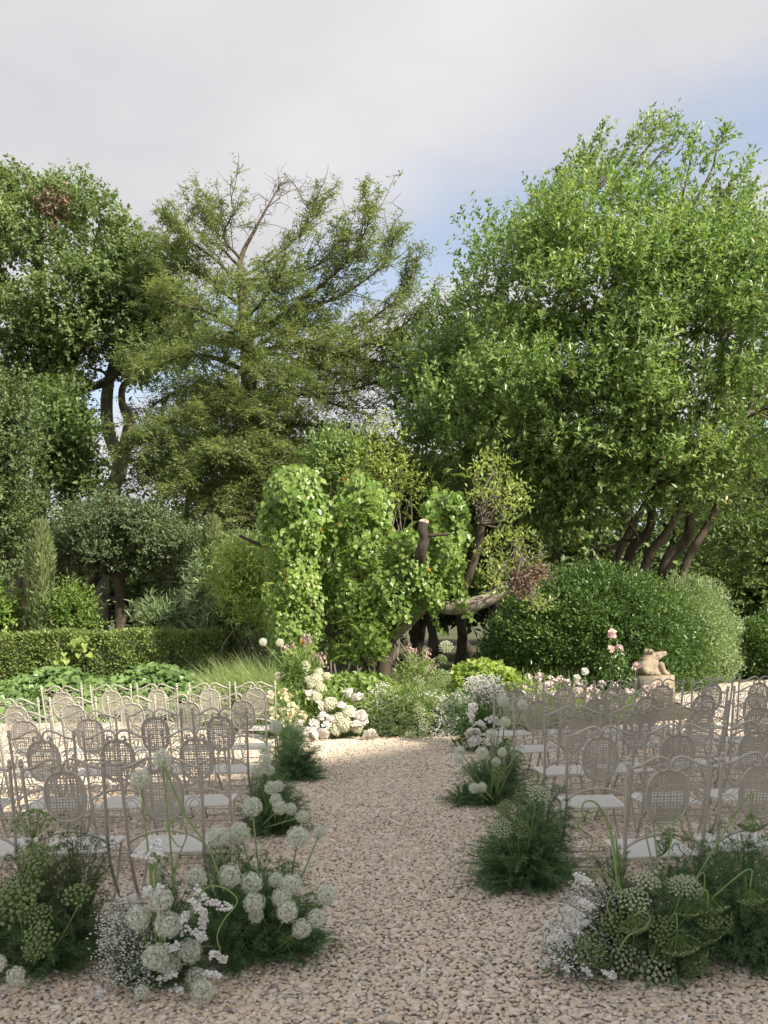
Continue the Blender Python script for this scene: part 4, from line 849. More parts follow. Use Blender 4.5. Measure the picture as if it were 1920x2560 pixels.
def oval(n, w, h, p=2.5):
    a = np.linspace(0, 2 * math.pi, n, endpoint=False); c, s = np.cos(a), np.sin(a)
    return np.stack([w * np.sign(c) * np.abs(c) ** (2 / p), h * np.sign(s) * np.abs(s) ** (2 / p)], -1)
def make_chair():
    """parts of one folding garden chair, facing +y, origin on the ground under the seat"""
    parts = []
    LEAN = math.tan(R(13)); ZS = .455; YB = -.19
    yb = lambda z: YB - (z - ZS) * LEAN          # plane of the back
    xp = lambda z: .206 + (z - ZS) * .03          # posts splay a little upwards
    def emit(name, mb, mat='iron', smooth=True, parent=None):
        parts.append([name, mb.mesh(name, smooth), mat, parent, None]); return len(parts) - 1
    for s in (-1, 1):
        mb = MB()
        zs = [.955, .80, .62, .47]
        pts = [(s * xp(z), yb(z), z) for z in zs] + [(s * .206, -.15, .36), (s * .210, -.03, .18), (s * .213, .12, .012)]
        tube(mb, catmull(pts, 4), .0098, 8); i = emit('post', mb)
        mb = MB(); z0 = .955; rr = [.0098, .015, .0165, .012, .0085, .0115, .0125, .0095, .003]; zz_ = [0, .003, .012, .021, .025, .030, .037, .044, .048]
        tube(mb, np.array([(s * xp(z0), yb(z0) - z * LEAN, z0 + z) for z in zz_]), rr, 10); emit('finial', mb, parent=i)
        # top rail half with its volute
        hp = [(.214, 0), (.16, .017), (.115, .040), (.075, .057), (.047, .060), (.022, .049), (.006, .022), (.012, -.006), (.030, -.017), (.050, -.011), (.060, .005), (.052, .018), (.038, .016), (.035, .004)]
        mb = MB(); q = catmull([(s * x, yb(.935 + z), .935 + z) for x, z in hp], 5); tube(mb, q, np.concatenate([np.full(len(q) - 12, .0075), np.linspace(.0075, .0045, 12)]), 7); emit('top_rail', mb)
        # filler wires: four scrolls on each side
        for (xc, zc, w, h, fl) in ((.124, .895, .062, .052, 1), (.163, .812, .046, .046, 0), (.166, .715, .044, .050, 0), (.150, .622, .056, .058, 0)):
            mb = MB()
            if fl:
                pr = [(.95, .85), (-.55, .95), (-1.05, .2), (-.7, -.8), (.1, -1.0), (.75, -.45), (.65, .3), (.1, .55), (-.25, .15), (.05, -.1)]
                pl = [pr]
                pl.append([(-1.05, .2), (-.75, -1.1), (.2, -1.45), (.9, -.8), (1.25, .6)])
            else:
                pl = [[(.35, .18), (.62, .08), (.75, .35), (.45, .78), (-.1, .72), (-.5, .2), (-.5, -.25), (-.1, -.75), (.45, -.78), (.75, -.38), (.62, -.08), (.35, -.18)],
                      [(.9, .98), (-.2, 1.0), (-.95, .5), (-1.0, -.5), (-.2, -1.0), (.9, -.98)]]
            for pr in pl:
                q = catmull([(s * (xc + x * w), yb(zc + z * h), zc + z * h) for x, z in pr], 5); tube(mb, q, .0027, 4)
            emit('scroll', mb)
        # rear leg crossing the post, hinge at the seat
        mb = MB(); tube(mb, catmull([(s * .184, .15, ZS - .012), (s * .186, .03, .24), (s * .19, -.20, .012)], 4), .0078, 7); emit('leg', mb)
        mb = MB(); box(mb, (s * .197, YB + .03, ZS - .004), (.012, .05, .03)); emit('hinge', mb, smooth=False)
    # wires under the panel
    mb = MB(); q = catmull([(x, yb(z), z) for x, z in ((-.09, .585), (-.075, .622), (-.03, .628), (0, .60), (.03, .628), (.075, .622), (.09, .585))], 5); tube(mb, q, .0027, 4)
    q = catmull([(x, yb(z), z) for x, z in ((-.055, .60), (-.04, .612), (-.025, .60), (0, .64), (.025, .60), (.04, .612), (.055, .60))], 5); tube(mb, q, .0027, 4); emit('scroll', mb)
    mb = MB(); q = catmull([(x, yb(z), z) for x, z in ((-.207, .505), (-.15, .545), (-.07, .572), (0, .58), (.07, .572), (.15, .545), (.207, .505))], 4); tube(mb, q, .0085, 8); emit('lower_rail', mb)
    # perforated oval panel
    ZC, PW, PH = .783, .108, .141
    outer = oval(44, PW, PH); pts = [tuple(p) for p in outer]; edges = [(i, (i + 1) % 44) for i in range(44)]
    holes = []
    def hole_loop(loop):
        st = len(pts); pts.extend(loop); n = len(loop); edges.extend([(st + i, st + (i + 1) % n) for i in range(n)]); holes.append(np.array(loop))
    inn = lambda loop: all(abs(x / (PW - .009)) ** 2.5 + abs(z / (PH - .009)) ** 2.5 < 1 for x, z in loop)
    pit = .0345
    for i in range(-3, 4):
        for j in range(-5, 5):
            cx_, cz_ = i * pit, (j + .5) * pit
            for a in (45, 135, 225, 315):
                rx, rz = math.cos(R(a)), math.sin(R(a)); tx, tz = -rz, rx
                o_ = .0118; l, w = .0078, .0034
                lp = [(cx_ + rx * (o_ + q * w) + tx * p * l, cz_ + rz * (o_ + q * w) + tz * p * l) for p, q in ((-1, 0), (-.45, -1), (.45, -1), (1, 0), (.45, 1), (-.45, 1))]
                if inn(lp): hole_loop(lp)
                e = .0030; hx, hz = cx_ + rx * .0046, cz_ + rz * .0046
                lp = [(hx - e / 1.4, hz - e / 1.4), (hx + e / 1.4, hz - e / 1.4), (hx + e / 1.4, hz + e / 1.4), (hx - e / 1.4, hz + e / 1.4)]
                if inn(lp): hole_loop(lp)
    vs, _, fs, *_ = delaunay_2d_cdt([Vector(p) for p in pts], edges, [], 1, 1e-6)
    vs = np.array([v[:] for v in vs]); fs = np.array([f[:] for f in fs if len(f) == 3])
    cen = vs[fs].mean(1); bad = np.zeros(len(fs), bool)
    for h in holes: 
        lo, hi = h.min(0), h.max(0); c_ = np.where(((cen >= lo) & (cen <= hi)).all(1))[0]
        if len(c_): bad[c_] |= inside([tuple(p) for p in h], cen[c_])
    fs = fs[~bad]
    z = ZC + vs[:, 1]; V = np.stack([vs[:, 0], yb(z), z], -1); off = np.array([0, .0022, .0005])
    mb = MB(); mb.add(V - off / 2, fs); mb.add(V + off / 2, fs[:, ::-1])
    i = emit('back_panel', mb, smooth=False)
    mb = MB(); ov = oval(40, PW + .003, PH + .003); ov = np.vstack([ov, ov[:2]]); tube(mb, np.stack([ov[:, 0], yb(ZC + ov[:, 1]), ZC + ov[:, 1]], -1), .0068, 7, False); emit('panel_rim', mb, parent=i)
    # seat
    bm = bmesh.new(); bmesh.ops.create_grid(bm, x_segments=1, y_segments=1, size=.5); 
    for v in bm.verts: v.co = Vector((v.co.x * (.392 if v.co.y < 0 else .40), v.co.y * .375, 0))
    r_ = bmesh.ops.extrude_face_region(bm, geom=bm.faces[:]); 
    for v in [g for g in r_['geom'] if isinstance(g, bmesh.types.BMVert)]: v.co.z -= .016
    bmesh.ops.recalc_face_normals(bm, faces=bm.faces)
    bmesh.ops.bevel(bm, geom=[e for e in bm.edges], offset=.005, segments=2, affect='EDGES')
    for v in bm.verts: v.co.z += ZS
    me = bpy.data.meshes.new('seat'); bm.to_mesh(me); bm.free(); parts.append(['seat', me, 'seat', None, None])
    for y, z, x in ((-.165, .055, .189), (.10, .04, .211), (-.06, .128, .188)):
        mb = MB(); tube(mb, [(-x, y, z), (0, y, z), (x, y, z)], .0062, 6); emit('stretcher', mb)
    for p in parts: p[1].materials.append(M[p[2]])
    return parts
CH = make_chair()
ORD = ['first', 'second', 'third', 'fourth', 'fifth', 'sixth']
def put_chair(x, y, rz, tilt, label, group):
    root = empty('garden_chair', (x, y, 0), label, 'chair', group, rz)
    root.rotation_euler.y = tilt
    made = []
    for nm, me, mt, par, _ in CH:
        o = bpy.data.objects.new(nm, me); COL.objects.link(o)
        o.parent = root if par is None else made[par]; made.append(o)
crng = np.random.default_rng(71)
LEFT = [(-1.0, 4.98, 3, 0.0), (-1.06, 6.18, 4, .0), (-1.13, 7.47, 5, -.02), (-1.13, 8.75, 6, -.06), (-1.2, 10.1, 5, -.02)]
RIGHT = [(1.19, 4.70, 2, .14), (1.14, 5.93, 3, .10), (1.19, 7.07, 4, .20), (1.13, 8.2, 5, .19), (1.07, 9.3, 6, .14)]
ROWN = ['front', 'second', 'third', 'fourth', 'back']
for sgn, rows, side in ((-1, LEFT, 'left'), (1, RIGHT, 'right')):
    for r_, (xa, dt, n, slope) in enumerate(rows):
        for k in range(n):
            xo = .225 + k * .523 + crng.normal(0, .012)
            x = xa + sgn * xo; y = dt + .30 + slope * xo + crng.normal(0, .02)
            put_chair(x, y, crng.normal(0, .025) + math.atan(slope) * .55, crng.normal(0, .006), f'scrolled greige metal chair, {ORD[k]} from the aisle in the {ROWN[r_]} row, {side} block', f'garden chairs of the {side} block')

# ================================================================== stone frog on its pedestal
m, t, b, o = new_mat('weathered_limestone')
n1 = noise(t, 7, 7, .65); n2 = noise(t, 45, 6, .7)
c = ramp(t, n1, [(.32, (.15, .125, .09)), (.5, (.27, .225, .165)), (.68, (.37, .315, .24))])
t.links.new(MIXC(t, MATH(t, 'MULTIPLY', n2, .4), c, (.30, .25, .18)), b.inputs['Base Color']); b.inputs['Roughness'].default_value = .92; bump(t, b, n2, .5, .01)
M['stone'] = m
FD = 16.2
def frog():
    base = P(1629, 1687, FD); zt = base[2]
    mb = MB(); box(mb, (base[0], FD, zt / 2 + .0), (.56, .56, zt), R(30))
    me = mb.mesh('pedestal')
    bm = bmesh.new(); bm.from_mesh(me); bmesh.ops.bevel(bm, geom=bm.edges[:], offset=.012, segments=2, affect='EDGES'); bm.to_mesh(me); bm.free()
    obj('stone_pedestal', me, M['stone'], None, label='squat square stone pedestal under the frog statue', category='pedestal')
    S = [(-.10, 0, .13, .17), (-.16, .06, .12, .13), (-.17, -.07, .12, .13), (-.04, 0, .16, .15), (-.10, 0, .22, .13), (.02, 0, .14, .13), (.05, 0, .10, .12), (-.08, 0, .29, .105), (-.02, 0, .295, .10), (.04, 0, .29, .095),
         (.09, .03, .315, .075), (.09, -.03, .315, .075), (.14, .04, .335, .055), (.14, -.04, .335, .055), (.14, 0, .335, .06), (.19, .045, .35, .05), (.19, -.045, .35, .05), (.225, .03, .362, .04), (.225, -.03, .362, .04), (.19, 0, .352, .05), (.225, 0, .36, .042),
         (-.065, -.075, .395, .055), (-.065, .075, .395, .055), (.13, -.11, .12, .055), (.11, -.11, .17, .06), (.16, -.11, .06, .05), (.19, -.115, .028, .048), (.23, -.12, .02, .035), (.13, .11, .12, .055), (.16, .11, .06, .05), (.2, .12, .028, .045),
         (-.2, -.14, .08, .085), (-.12, -.17, .05, .06), (-.03, -.17, .03, .045), (.03, -.17, .025, .04), (-.2, .14, .08, .085), (-.1, .17, .05, .06), (.09, 0, .06, .09), (.0, -.05, .05, .1), (.0, .06, .05, .1), (-.24, 0, .06, .07)]
    v, f = ico(2); mb = MB()
    for x, y, z, r in S: mb.add(v * r + np.array([x, y, z]), f)
    mb.add(v * [.028, .02, .028] + np.array([-.045, -.125, .40]), f)
    me = mb.mesh('frog_body'); o = obj('frog_tmp', me)
    md = o.modifiers.new('r', 'REMESH'); md.mode = 'VOXEL'; md.voxel_size = .011
    s = o.modifiers.new('s', 'SMOOTH'); s.iterations = 5; s.factor = .5
    dg = bpy.context.evaluated_depsgraph_get(); me2 = bpy.data.meshes.new_from_object(o.evaluated_get(dg)); bpy.data.objects.remove(o)
    # mouth groove and eye sockets cut as dents
    n = len(me2.vertices); co = np.empty(n * 3); me2.vertices.foreach_get('co', co); co = co.reshape(-1, 3)
    zm = .305 + np.clip(co[:, 0], -.1, .3) * .20
    g = np.exp(-((co[:, 2] - zm) / .007) ** 2) * np.clip((co[:, 0] + .02) / .06, 0, 1)
    ctr = np.stack([co[:, 0] * .8, 0 * co[:, 1], np.full(n, .31)], -1); co -= norm(co - ctr) * (g * .016)[:, None]
    for sy in (-1, 1):
        e = np.array([-.06, sy * .132, .395]); d = np.linalg.norm(co - e, axis=1); ring = np.exp(-((d - .036) / .008) ** 2); co -= norm(co - np.array([-.065, sy * .06, .39])) * (ring * .010)[:, None]
    co[:, 2] = np.maximum(co[:, 2], 0); me2.vertices.foreach_set('co', co.ravel()); me2.polygons.foreach_set('use_smooth', np.ones(len(me2.polygons), bool)); me2.update()
    me2.materials.clear()
    o = obj('stone_frog', me2, M['stone'], None, label='weathered stone frog statue with raised head looking right', category='statue')
    o.location = (base[0] + .01, FD, zt + .002); o.rotation_euler.z = R(12); o.scale = (1.03, 1.03, 1.03)
frog()
# ================================================================== flowers
def fib(n):
    i = np.arange(n) + .5; ph = np.arccos(1 - 2 * i / n); th = math.pi * (1 + 5 ** .5) * i
    return np.stack([np.cos(th) * np.sin(ph), np.sin(th) * np.sin(ph), np.cos(ph)], -1)
def star(mb, c, n, r, rng, pet=6, w=.34):
    k = len(c); u = norm(np.cross(n, rdir(k, rng))); v = np.cross(n, u)
    for j in range(pet):
        a = j * 2 * math.pi / pet; d = norm(u * math.cos(a) + v * math.sin(a) + n * .55); s = norm(np.cross(d, n))
        tip = c + d * r[:, None]; ml = c + d * r[:, None] * .5
        V = np.stack([c, ml + s * r[:, None] * w, tip, ml - s * r[:, None] * w], 1); i = np.arange(k)[:, None] * 4
        mb.add(V, i + [0, 1, 2, 3])
def allium_meshes():
    res = []
    for q in range(3):
        rng = np.random.default_rng(200 + q); n = 230; v = fib(n) + rng.normal(0, .05, (n, 3)); v = norm(v); rad = rng.uniform(.60, .98, n)
        mb = MB(); star(mb, v * rad[:, None], norm(v), rng.uniform(.16, .27, n), rng, 6, .14)
        st = MB(); needles(st, v * .06, v * rad[:, None], .03, rng); blobs(st, np.zeros((1, 3)), .2, ico(1)); blobs(st, v * (rad * .97)[:, None], .028)
        a = mb.mesh('allium_head'); a.materials.append(M['allium']); c = st.mesh('allium_core'); c.materials.append(M['alliumcore']); res.append((a, c))
    return res
ALL = allium_meshes()
def add_stem(parent, pts, r, mat='stem', name='stem'):
    mb = MB(); q = catmull(pts, 6); tube(mb, q, np.linspace(r, r * .75, len(q)), 6); return mb.build(name, M[mat], parent, True)
def place(name, me, parent, loc, scale, rot=None, sub=None):
    o = bpy.data.objects.new(name, me); COL.objects.link(o); o.parent = parent
    o.matrix_parent_inverse = parent.matrix_basis.inverted()
    o.location = loc; o.scale = (scale,) * 3 if np.isscalar(scale) else scale
    o.rotation_euler = rot if rot is not None else (random.uniform(-.5, .5), random.uniform(-.5, .5), random.uniform(0, 6.28))
    if sub:
        s = bpy.data.objects.new(sub[0], sub[1]); COL.objects.link(s); s.parent = o
    return o
def allium(parent, px, py, d, dia_px, foot=None, bend=0.0):
    c = P(px, py, d); r = dia_px / 2 / F * d
    a, k = ALL[random.randrange(3)]
    place('allium_head', a, parent, c, r, sub=('flower_core', k))
    if foot is not None:
        ft = np.array(foot); mid = (c + ft) / 2 + np.array([bend, 0, 0]); add_stem(parent, [ft, mid, c], .0055)
def peony_mesh(seed, open_=.0, petals=92, mat='peony'):
    rng = np.random.default_rng(seed); mb = MB()
    U, Vv = np.meshgrid(np.linspace(-1, 1, 5), np.linspace(0, 1, 5)); U, Vv = U.ravel(), Vv.ravel()
    q = np.arange(4)[:, None] * 5 + np.arange(4)[None]; q = q.ravel(); fq = np.stack([q, q + 1, q + 6, q + 5], -1)
    for k in range(petals):
        t = (k + .5) / petals; az = k * 2.39996 + rng.normal(0, .2)
        # petals are set round the receptacle; inner ones upright, outer ones spreading
        tilt = .10 + (1.12 + open_) * t ** 1.0 + rng.normal(0, .10); L = (.62 + .42 * t) * rng.uniform(.85, 1.12); wd = (.19 + .17 * t) * rng.uniform(.85, 1.2)
        curl = rng.uniform(.35, .95) * (1 - .55 * t) + .15
        ang = tilt * .45 + Vv * (tilt * .9) - curl * Vv ** 2 * .9
        rr = L * Vv; xr = np.sin(ang) * rr + .08 * t; zr = np.cos(ang) * rr - .42 + .05 * np.sin(U * 9 + k * 2.1) * Vv ** 2
        ww = wd * np.sin(np.clip(Vv * .88 + .12, 0, 1) * math.pi * .60 + .12) * U
        cup = (1 - U ** 2) * .16 * np.sin(Vv * math.pi)
        x = xr + cup - .10 * (np.abs(U) ** 2) * Vv + rng.normal(0, .018, len(U)); zr = zr + np.where(Vv > .9, (rng.normal(0, .05, len(U)) - .06 * np.abs(U)), 0)
        ca, sa = math.cos(az), math.sin(az); mb.add(np.stack([x * ca - ww * sa, x * sa + ww * ca, zr * 1.15], -1), fq)
    me = mb.mesh('peony', True); me.materials.append(M[mat]); return me
PEO = [peony_mesh(300 + i, (.0, .15, .3)[i]) for i in range(3)]; PEW = [peony_mesh(320 + i, (.1, .35, .2)[i], 84, 'peonywhite') for i in range(3)]
ROSE = [peony_mesh(330 + i, .5, 26, 'pink') for i in range(2)]; CRM = [peony_mesh(340 + i, .8, 16, 'cream') for i in range(2)]
def hydrangea_mesh(seed, mat='hydrangea'):
    rng = np.random.default_rng(seed); n = 120; v = norm(fib(n) + rng.normal(0, .06, (n, 3))); v = v[v[:, 2] > -.75]; mb = MB(); star(mb, v * rng.uniform(.85, 1.0, (len(v), 1)), v, rng.uniform(.2, .27, len(v)), rng, 4, .5); blobs(mb, np.zeros((1, 3)), .8, ico(2))
    me = mb.mesh('hydrangea'); me.materials.append(M[mat]); return me
HYD = [hydrangea_mesh(350 + i) for i in range(2)]
def umbel_mesh(seed, dome=.5, n=42, mat='umbel'):
    """flat-domed umbel facing +z: rays from one point, each ending in a little cushion of florets"""
    rng = np.random.default_rng(seed); i = np.arange(n) + .5; r = np.sqrt(i / n); th = i * 2.39996; x, y = r * np.cos(th), r * np.sin(th); z = dome * (1 - r ** 2) + rng.normal(0, .02, n)
    c = np.stack([x, y, z], -1); nv = norm(np.stack([x * dome * 1.6, y * dome * 1.6, np.ones(n)], -1)); mb = MB(); fl = MB(); hub = np.array([0, 0, -.75])
    for k in range(n):
        w = catmull([hub, hub * .35 + c[k] * .62 + np.array([x[k], y[k], 0]) * .15, c[k] - nv[k] * .07], 3); tube(mb, w, .011, 3, False)
    for k in range(n):
        m_ = 13; q = norm(rng.normal(0, 1, (m_, 3))); q = q - nv[k] * (q @ nv[k])[:, None]; p = c[k] + q * rng.uniform(.02, .115, (m_, 1)) + nv[k] * rng.uniform(0, .05, (m_, 1)); blobs(fl, p, rng.uniform(.05, .075, m_))
    a = fl.mesh('umbel'); a.materials.append(M[mat]); b_ = mb.mesh('rays'); b_.materials.append(M['alliumcore']); return a, b_
UMB = [umbel_mesh(360, .45), umbel_mesh(361, .3), umbel_mesh(362, .6, 36)]; UMP = [umbel_mesh(363, .45, 46, 'umbelpale'), umbel_mesh(364, .55, 46, 'umbelpale')]
def face_rot(n):
    return Vector(n).to_track_quat('Z', 'Y').to_euler()
def umbel(parent, px, py, d, dia_px, nrm_, foot=None, hook=False, pale=False):
    c = P(px, py, d); r = dia_px / 2 / F * d * 1.18; pool = UMP if pale else UMB; a, k = pool[random.randrange(len(pool))]
    nrm_ = norm(np.array(nrm_, float)); place('umbel', a, parent, c, r, face_rot(nrm_), ('rays', k))
    if foot is not None:
        hub = c - nrm_ * r * .75; ft = np.array(foot, float)
        pts = [ft, ft * .45 + hub * .55 + np.array([0, 0, .06]), hub - nrm_ * .07 + np.array([0, 0, .02]), hub] if hook else [ft, (ft + hub) / 2 + RNG.normal(0, .015, 3), hub]
        add_stem(parent, pts, .0045)
def fern(parent, base, Rr, Hh, n, rng, mat='fern', per=70, nl=.05, name='fern_foliage', lean=(0, 0), w=.0032, droop=.55):
    """cloud of hair-fine fronds springing from one base"""
    mb = MB(); base = np.array(base, float); Rr, Hh, per, w = Rr * 1.08, Hh * 1.62, int(per * .80), w * 1.1
    a = rng.uniform(0, 6.283, n); el = np.arcsin(rng.uniform(.02, 1, n) ** .8); L = rng.uniform(.55, 1.05, n)
    tip = np.stack([np.cos(a) * np.cos(el) * Rr * L + lean[0] * L, np.sin(a) * np.cos(el) * Rr * L + lean[1] * L, np.sin(el) * Hh * L], -1)
    t = rng.uniform(.25, 1, (n, per)); lift = np.sin(t * math.pi * .5)
    st = base + tip[:, None] * np.stack([t, t, lift * (1 - droop * .35 * t ** 2)], -1)
    d = norm(tip)[:, None] + rng.normal(0, .75, (n, per, 3)); d = norm(d)
    ln = nl * rng.uniform(.5, 1.2, (n, per, 1)) * (1.15 - .5 * t[..., None])
    b_ = st.reshape(-1, 3); e_ = (st + d * ln).reshape(-1, 3) - np.array([0, 0, .006]); e_[:, 2] = np.maximum(e_[:, 2], .006); b_[:, 2] = np.maximum(b_[:, 2], .004)
    needles(mb, b_, e_, w, rng)
    tt = np.linspace(0, 1, 3)
    for k in range(0, n, 2):
        tube(mb, base + tip[k] * np.stack([tt, tt, np.sin(tt * math.pi * .5) * (1 - droop * .35 * tt ** 2)], -1), [.0022, .0016, .0008], 3, False)
    return mb.build(name, M[mat], parent, kind='stuff')
def spray(parent, centre, rad, n, rng, mat='white', fl=.006, name='white_sprays', sub=5, up=.3, foot=None):
    """airy sprays of tiny flowers on thread stems"""
    mb, st = MB(), MB(); centre = np.array(centre, float); rad = np.array(rad, float)
    v = rdir(n, rng) + [0, 0, up]; c = centre + norm(v) * rad * (rng.random((n, 1)) ** .45); c[:, 2] = np.maximum(c[:, 2], .02)
    ft = np.array(foot if foot is not None else (centre[0], centre[1], 0.0))
    k = np.repeat(np.arange(n), sub); p = c[k] + rng.normal(0, .014, (len(k), 3)); p[:, 2] = np.maximum(p[:, 2], .012)
    blobs(mb, p, rng.uniform(.6, 1.25, len(k)) * fl, squash=np.array([1, 1, .75])); needles(st, c[k] - (c[k] - ft) * .05, p, .002, rng); needles(st, ft + (c - ft) * .4 * rng.random((n, 1)), c, .003, rng)
    mb.build(name, M[mat], parent, kind='stuff'); st.build('spray_stems', M['fernolive'], parent, kind='stuff')
def statice(parent, path, rng, r=.009, n=60, name='statice_flower'):
    mb = MB(); q = catmull(path, 8); i = rng.integers(0, len(q), n); blobs(mb, q[i] + rng.normal(0, .008, (n, 3)), rng.uniform(.6, 1.2, n) * r, ico(1), np.array([1, 1, .8])); mb.build(name, M['white'], parent, True)
def greens(parent, centre, rad, n, leaf, mat, rng, name='leaves', up=.5, heart=False):
    v = norm(rng.normal(0, 1, (n, 3)) + [0, -.1, up]); b_ = np.array(centre) + v * np.array(rad) * rng.uniform(.3, 1, (n, 1)); b_[:, 2] = np.maximum(b_[:, 2], .015)
    mb = MB(); s = rng.uniform(.6, 1.2, n); (heart_leaves if heart else leaf_quads)(mb, b_, v + rng.normal(0, .5, (n, 3)), np.cross(v, rdir(n, rng)) + [0, -.2, .6], leaf[0] * s, leaf[1] * s); return mb.build(name, M[mat], parent, kind='stuff')
def scape(parent, spec, d, r=.0055):
    add_stem(parent, [P(a, b, d + c) for a, b, c in spec], r, name='curling_scape')
def arrangement(name, label, px, py, group):
    g = G(px, py); return empty(name, g, label, 'flowers', group), g

frng = np.random.default_rng(81)
GL = 'flower arrangements lining the aisle'
# --- left front: dill and wild carrot at the edge
a, g = arrangement('dill_arrangement', 'dark feathery dill and wild carrot umbels at the lower left corner', 90, 2420, GL)
fern(a, g + [-.02, .1, 0], .36, .50, 260, frng, 'fernolive', 70, .05); fern(a, g + [.2, .05, 0], .26, .62, 200, frng, 'fernolive', 70, .05); fern(a, g + [-.25, 0, 0], .3, .38, 150, frng, 'fern', 70, .06); fern(a, g + [.10, -.05, 0], .3, .25, 170, frng, 'fern', 70, .06)
for x, y, dd, s, nv in ((82, 2060, 4.45, 88, (.1, -.3, 1)), (95, 2140, 4.42, 80, (.2, -.4, 1)), (80, 2180, 4.4, 62, (-.3, -.4, 1)), (45, 2235, 4.35, 110, (-.2, -.7, 1)), (195, 2240, 4.3, 66, (.1, -.5, 1)), (30, 2270, 4.3, 95, (-.1, -.8, .8)), (100, 2350, 4.15, 74, (.2, -1, .7)), (85, 2378, 4.1, 46, (-.1, -1, .4)), (95, 2290, 4.3, 60, (.3, -.7, .8))): umbel(a, x, y, dd, s, nv, g + frng.normal(0, .03, 3) * [1, 1, 0])
for x, y in ((-8, 2410), (40, 2440)): allium(a, x, y, 4.1, 48, g)
# --- left front: baby's breath, statice and alliums
a, g = arrangement('white_flower_arrangement', 'white baby\'s breath, statice and pale alliums in front of the left front row', 400, 2460, GL)
spray(a, g + [-.16, .02, .20], (.19, .18, .24), 330, frng, 'white', .0062, 'babys_breath', 5); spray(a, g + [-.09, -.05, .08], (.15, .12, .10), 130, frng, 'white', .006, 'babys_breath')
fern(a, g + [.03, .05, 0], .22, .42, 150, frng, 'fern', 70, .05); greens(a, g + [0, .05, .14], (.2, .16, .16), 260, (.06, .012), 'fern', frng)
for path in ([(400, 2280), (390, 2240), (400, 2215)], [(340, 2140), (362, 2140), (385, 2150)], [(378, 2120), (388, 2105), (402, 2112), (398, 2135)], [(480, 2250), (500, 2270), (505, 2300)], [(505, 2320), (515, 2290), (490, 2275)], [(450, 2360), (430, 2370), (415, 2366)], [(470, 2320), (500, 2340), (510, 2345)], [(520, 2255), (545, 2260), (575, 2270)], [(530, 2385), (545, 2390), (562, 2402)], [(400, 2450), (420, 2440), (436, 2436)], [(425, 2480), (440, 2470), (455, 2478)], [(470, 2285), (455, 2300), (450, 2330)], [(360, 2240), (372, 2225), (380, 2240)], [(490, 2225), (500, 2235), (512, 2245)], [(515, 2430), (530, 2436), (545, 2438)], [(255, 2480), (245, 2488), (258, 2498)]):
    statice(a, [P(x, y, 4.25 + frng.normal(0, .05)) for x, y in path], frng)
for x, y, s in ((345, 2295, 62), (417, 2312, 68), (473, 2378, 64), (388, 2392, 72), (402, 2250, 62), (425, 2412, 60), (490, 2445, 56), (508, 2478, 62), (355, 2480, 40)): allium(a, x, y, 4.22 + frng.normal(0, .04), s, g)
for x, y, s, dd in ((350, 1948, 54, 4.45), (404, 1895, 50, 4.5)): allium(a, x, y, dd, s, P(440 if x > 380 else 385, 2380, 4.4), .012)
add_stem(a, [P(404, 1900, 4.5), P(460, 2030, 4.48), P(525, 2130, 4.45), P(560, 2230, 4.4)], .006)
scape(a, [(425, 2290, .1), (442, 2160, .1), (466, 2090, .1), (455, 2060, .1), (430, 2052, .12), (418, 2070, .1), (440, 2110, .1), (455, 2118, .1)], 4.3, .004)
scape(a, [(480, 2290, 0), (500, 2235, 0), (530, 2215, 0), (570, 2225, 0), (593, 2255, 0), (560, 2300, 0), (543, 2340, 0), (552, 2380, 0)], 4.25, .0045)
for x0, x1 in ((385, 383), (395, 392), (400, 398)): add_stem(a, [P(x0 + 10, 2420, 4.3), P(x1, 2250, 4.3), P(x1 - 8, 2130, 4.3)], .006)
# --- left front: alliums in fern by the aisle
a, g = arrangement('allium_arrangement', 'big clump of pale alliums and dark fern at the aisle, left foreground', 660, 2385, GL)
fern(a, g, .34, .38, 280, frng, 'fern', 75, .055); fern(a, g + [-.2, .1, 0], .26, .45, 200, frng, 'fern', 70, .05); fern(a, g + [.18, -.03, 0], .24, .26, 150, frng, 'fern', 70, .05); fern(a, g + [-.1, -.12, 0], .28, .28, 160, frng, 'fern', 75, .06)
for x, y, s, dd, b_ in ((545, 2090, 58, 4.7, 0), (598, 2082, 56, 4.8, 0), (630, 2017, 52, 5.0, 0), (745, 2092, 58, 4.75, .02), (490, 2195, 56, 4.5, 0), (575, 2190, 60, 4.5, 0), (630, 2208, 58, 4.55, 0), (635, 2258, 56, 4.45, 0), (728, 2212, 56, 4.55, 0), (705, 2245, 52, 4.5, 0), (817, 2238, 54, 4.55, 0), (718, 2280, 54, 4.4, 0), (792, 2296, 48, 4.45, 0), (755, 2322, 50, 4.4, 0), (640, 2290, 40, 4.5, 0), (800, 2080, 32, 5.0, 0), (690, 2200, 40, 4.6, 0)): allium(a, x, y, dd, s, g + frng.normal(0, .05, 3) * [1, 1, 0], b_)
# --- left, second and third clumps
a, g = arrangement('allium_fern_clump', 'alliums in dark fern beside the second left row, right of the chairs', 680, 2085, GL)
fern(a, g, .30, .38, 250, frng, 'fern', 75, .055); fern(a, g + [-.06, .25, 0], .26, .42, 190, frng, 'fern', 70, .05); fern(a, g + [.1, .12, 0], .28, .24, 120, frng, 'fern', 70, .06)
for x, y, s, dd in ((663, 1900, 36, 6.6), (645, 1925, 34, 6.6), (672, 1925, 30, 6.7), (660, 1875, 30, 6.8), (678, 1970, 36, 6.4), (700, 2020, 36, 6.2), (727, 2022, 32, 6.2), (755, 2042, 34, 6.1), (690, 2000, 34, 6.3), (695, 1965, 30, 6.4), (688, 1817, 36, 7.2)): allium(a, x, y, dd, s, g + [0, .2, 0] + frng.normal(0, .05, 3) * [1, 1, 0])
a, g = arrangement('fern_mound', 'plain dark fern mound at the aisle in front of the left peonies', 740, 1950, GL)
